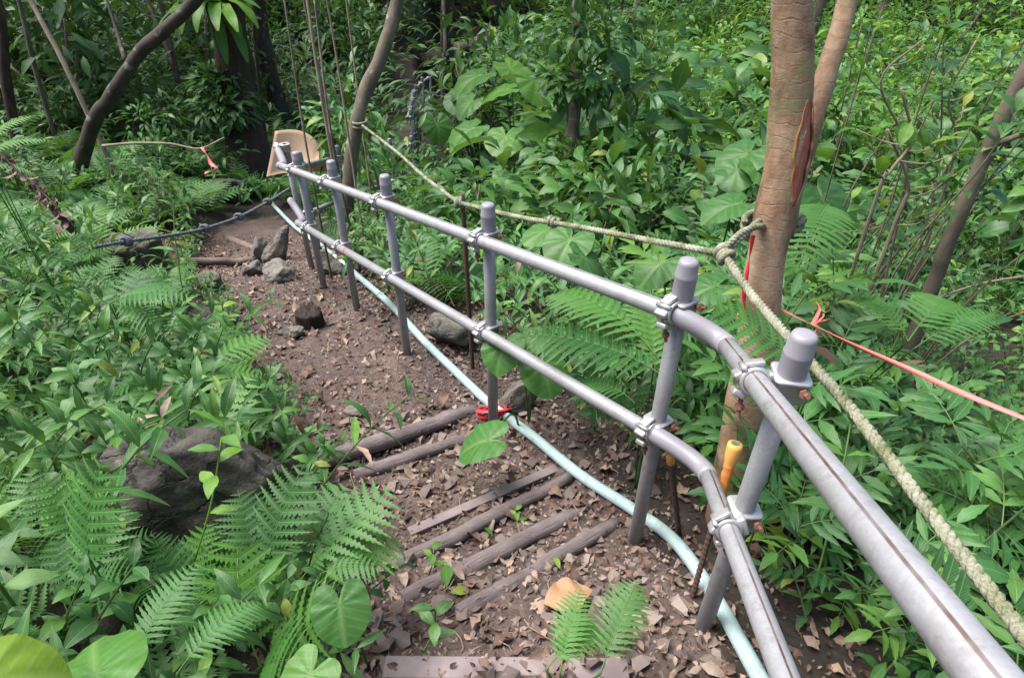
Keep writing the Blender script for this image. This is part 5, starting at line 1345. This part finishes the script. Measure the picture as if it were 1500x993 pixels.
mass('undergrowth', groups([a for a in m2 if pz(a) <= -.22 and rng.random() < .4], 'fern', .8, 1.3, None), 'leaf_fern', 'ferns massed in the dips of the downhill thicket')
# coarse clumps for the far forest floor
def coarse(seed, n, keys=('far0', 'far1'), lo=.22, hi=.42):
    r = random.Random(seed); ps = []
    for _ in range(n):
        a = r.uniform(0, 6.28); q = r.random()**.5*.8; d = Vector((math.cos(a), math.sin(a), r.uniform(-.3, .8)))
        ps.append((r.choice(keys), TR(q*math.cos(a), q*math.sin(a), r.uniform(0, .9)*(1-.5*q)) @ aim(d) @ SCL(r.uniform(lo, hi))))
    return joinparts(ps)
CO = [coarse(i, 80, lo=.12, hi=.24) for i in range(4)]; CF = [joinparts([(k.replace('frond', 'lowfrond'), m) for k, m in PROTO['fern%d' % i][0]]) for i in range(4)]
def coarse_mass(pts, protos, s0, s1, mat, label, name='undergrowth'):
    m = Mass(); g = [[] for _ in protos]
    for a in pts: g[rng.randrange(len(protos))].append(pm(a[0], a[1], a[2]-.05, rng.uniform(s0, s1)*(1+max(0, a[1]-14)/14), None, rng.uniform(0, .2)))
    for q, ms in zip(protos, g): m.add(q, ms)
    return tag(m.build(name, mat), label, 'undergrowth', kind='stuff')
f1 = scatter(-9, 0, 6.5, 16, .55, lambda x, y, d, u, v, Z: d > .3 and u < 560)
coarse_mass(f1, CF, .8, 1.5, 'leaf_fern', 'far ferns covering the shaded slope')
f2 = scatter(-30, 30, 9, 38, 1.15, lambda x, y, d, u, v, Z: d > .4 and v > -260 and not (570 < u < 700 and 80 < v < 240))
fr_ = [a for a in f2 if a[4] > 760 and (rng.random() < .75 or a[1] > 18)]; pt = lambda a: noise.noise(Vector((a[0]*.35, a[1]*.35, 3)))  # three leaf tones in noise patches, lit and shaded areas put into colour
coarse_mass([a for a in fr_ if pt(a) > .12], CO, .7, 1.9, 'leaf_bright', 'far brush of the forest edge with sunlight put into its leaf colour')
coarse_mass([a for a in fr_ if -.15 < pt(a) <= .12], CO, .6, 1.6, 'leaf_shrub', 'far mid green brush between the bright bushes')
coarse_mass([a for a in f2 if a[4] <= 760]+[a for a in fr_ if pt(a) <= -.15], CO, .7, 1.6, 'leaf_dark', 'far brush of the forest interior with shade put into its leaf colour')
# far trees; the dark ones' unseen crowns are added to shade the hollow
for k, (x, y, r, h, cr, dark) in enumerate([(-4.6, 12.5, .16, 5.5, 2.6, 1), (-1.6, 17.5, .2, 6, 3.0, 1), (-7.5, 17, .2, 6.5, 3.0, 1), (-.4, 24, .25, 7, 3.4, 1), (-5, 25, .25, 7, 3.6, 1), (-11, 23, .25, 7, 3.6, 1), (3.8, 22, .2, 6, 2.8, 0), (9, 20, .2, 6, 2.6, 0), (14, 26, .25, 7, 3.2, 0), (6, 29, .25, 8, 3.6, 0), (-8, 10, .15, 5, 2.2, 1)]):
    g = H(x, y); b = Vector((x, y, g)); q = [b-Vector((0, 0, .1)), b+Vector((rng.uniform(-.2, .2), 0, h*.3)), b+Vector((rng.uniform(-.4, .4), rng.uniform(-.2, .2), h*.62)), b+Vector((rng.uniform(-.5, .5), 0, h))]
    bl = [(q[-1]+Vector((rng.uniform(-1, 1)*cr*.6, rng.uniform(-1, 1)*cr*.6, rng.uniform(-.9, .5)*cr*.6)), cr*rng.uniform(.45, .7)) for _ in range(7)]
    br_ = [([q[2].lerp(q[3], t), q[2].lerp(q[3], t).lerp(bl[j][0], .5)+Vector((0, 0, .2)), bl[j][0]], r*.4, r*.12) for j, t in enumerate((.1, .4, .7, .9))]
    o = tree('forest_tree', q, r, r*.55, 'tall dark leaved tree with unseen crown added to shade the hollow' if dark else 'tall tree with leaves coloured sunlit rising behind the bright bushes', 'bark_dark' if dark else 'bark_grey', crown=bl, n=2400 if dark else 1500, csize=(.16, .30), cmat='leaf_dark' if dark else 'leaf_bright', branches=br_, seed=60+k, seg=10)
    o['group'] = 'dark trees added to shade the hollow' if dark else 'forest trees coloured sunlit'

sb = []
for k in range(16):
    u = rng.uniform(880, 1480); v = rng.uniform(60, 330); p = cast(u, v); h = rng.uniform(1.2, 3.0); w = rng.uniform(-.3, .3)
    o = tree('sapling', [p-Vector((0, 0, .1)), p+Vector((w*.3, 0, h*.4)), p+Vector((w, rng.uniform(-.2, .2), h))], rng.uniform(.012, .03), .008, 'thin crooked sapling with sparse leaves rising from the downhill thicket', 'bark_grey' if k % 2 else 'twig', 'sapling', seg=6, seed=90+k, ground_foot=False,
         crown=[(p+Vector((w, 0, h)), .45), (p+Vector((w*.7+rng.gauss(0, .2), 0, h*.75)), .35), (p+Vector((w*.5+rng.gauss(0, .3), 0, h*.5)), .25)], n=90, cmat='leaf_bright' if k % 3 else 'leaf_herb', csize=(.09, .16), ckeys=('low0', 'low2', 'lowo1'))
    o['group'] = 'saplings in the downhill thicket'

# move the empties of built-in-place things to their bases
for o in list(SC.objects):
    if o.type == 'EMPTY' and o.parent is None and o.location.length < 1e-6 and o.children:
        lo = None
        for c in o.children:
            if c.type != 'MESH': continue
            M_ = c.matrix_basis
            for bb in c.bound_box:
                q = M_ @ Vector(bb)
                if lo is None or q.z < lo.z: lo = q
        for c in o.children: c.matrix_parent_inverse = Matrix.Translation(-lo)
        o.location = lo
print('plants', COUNT[0], 'objects', len(SC.objects), 'tris', sum(len(m.polygons) for m in bpy.data.meshes))
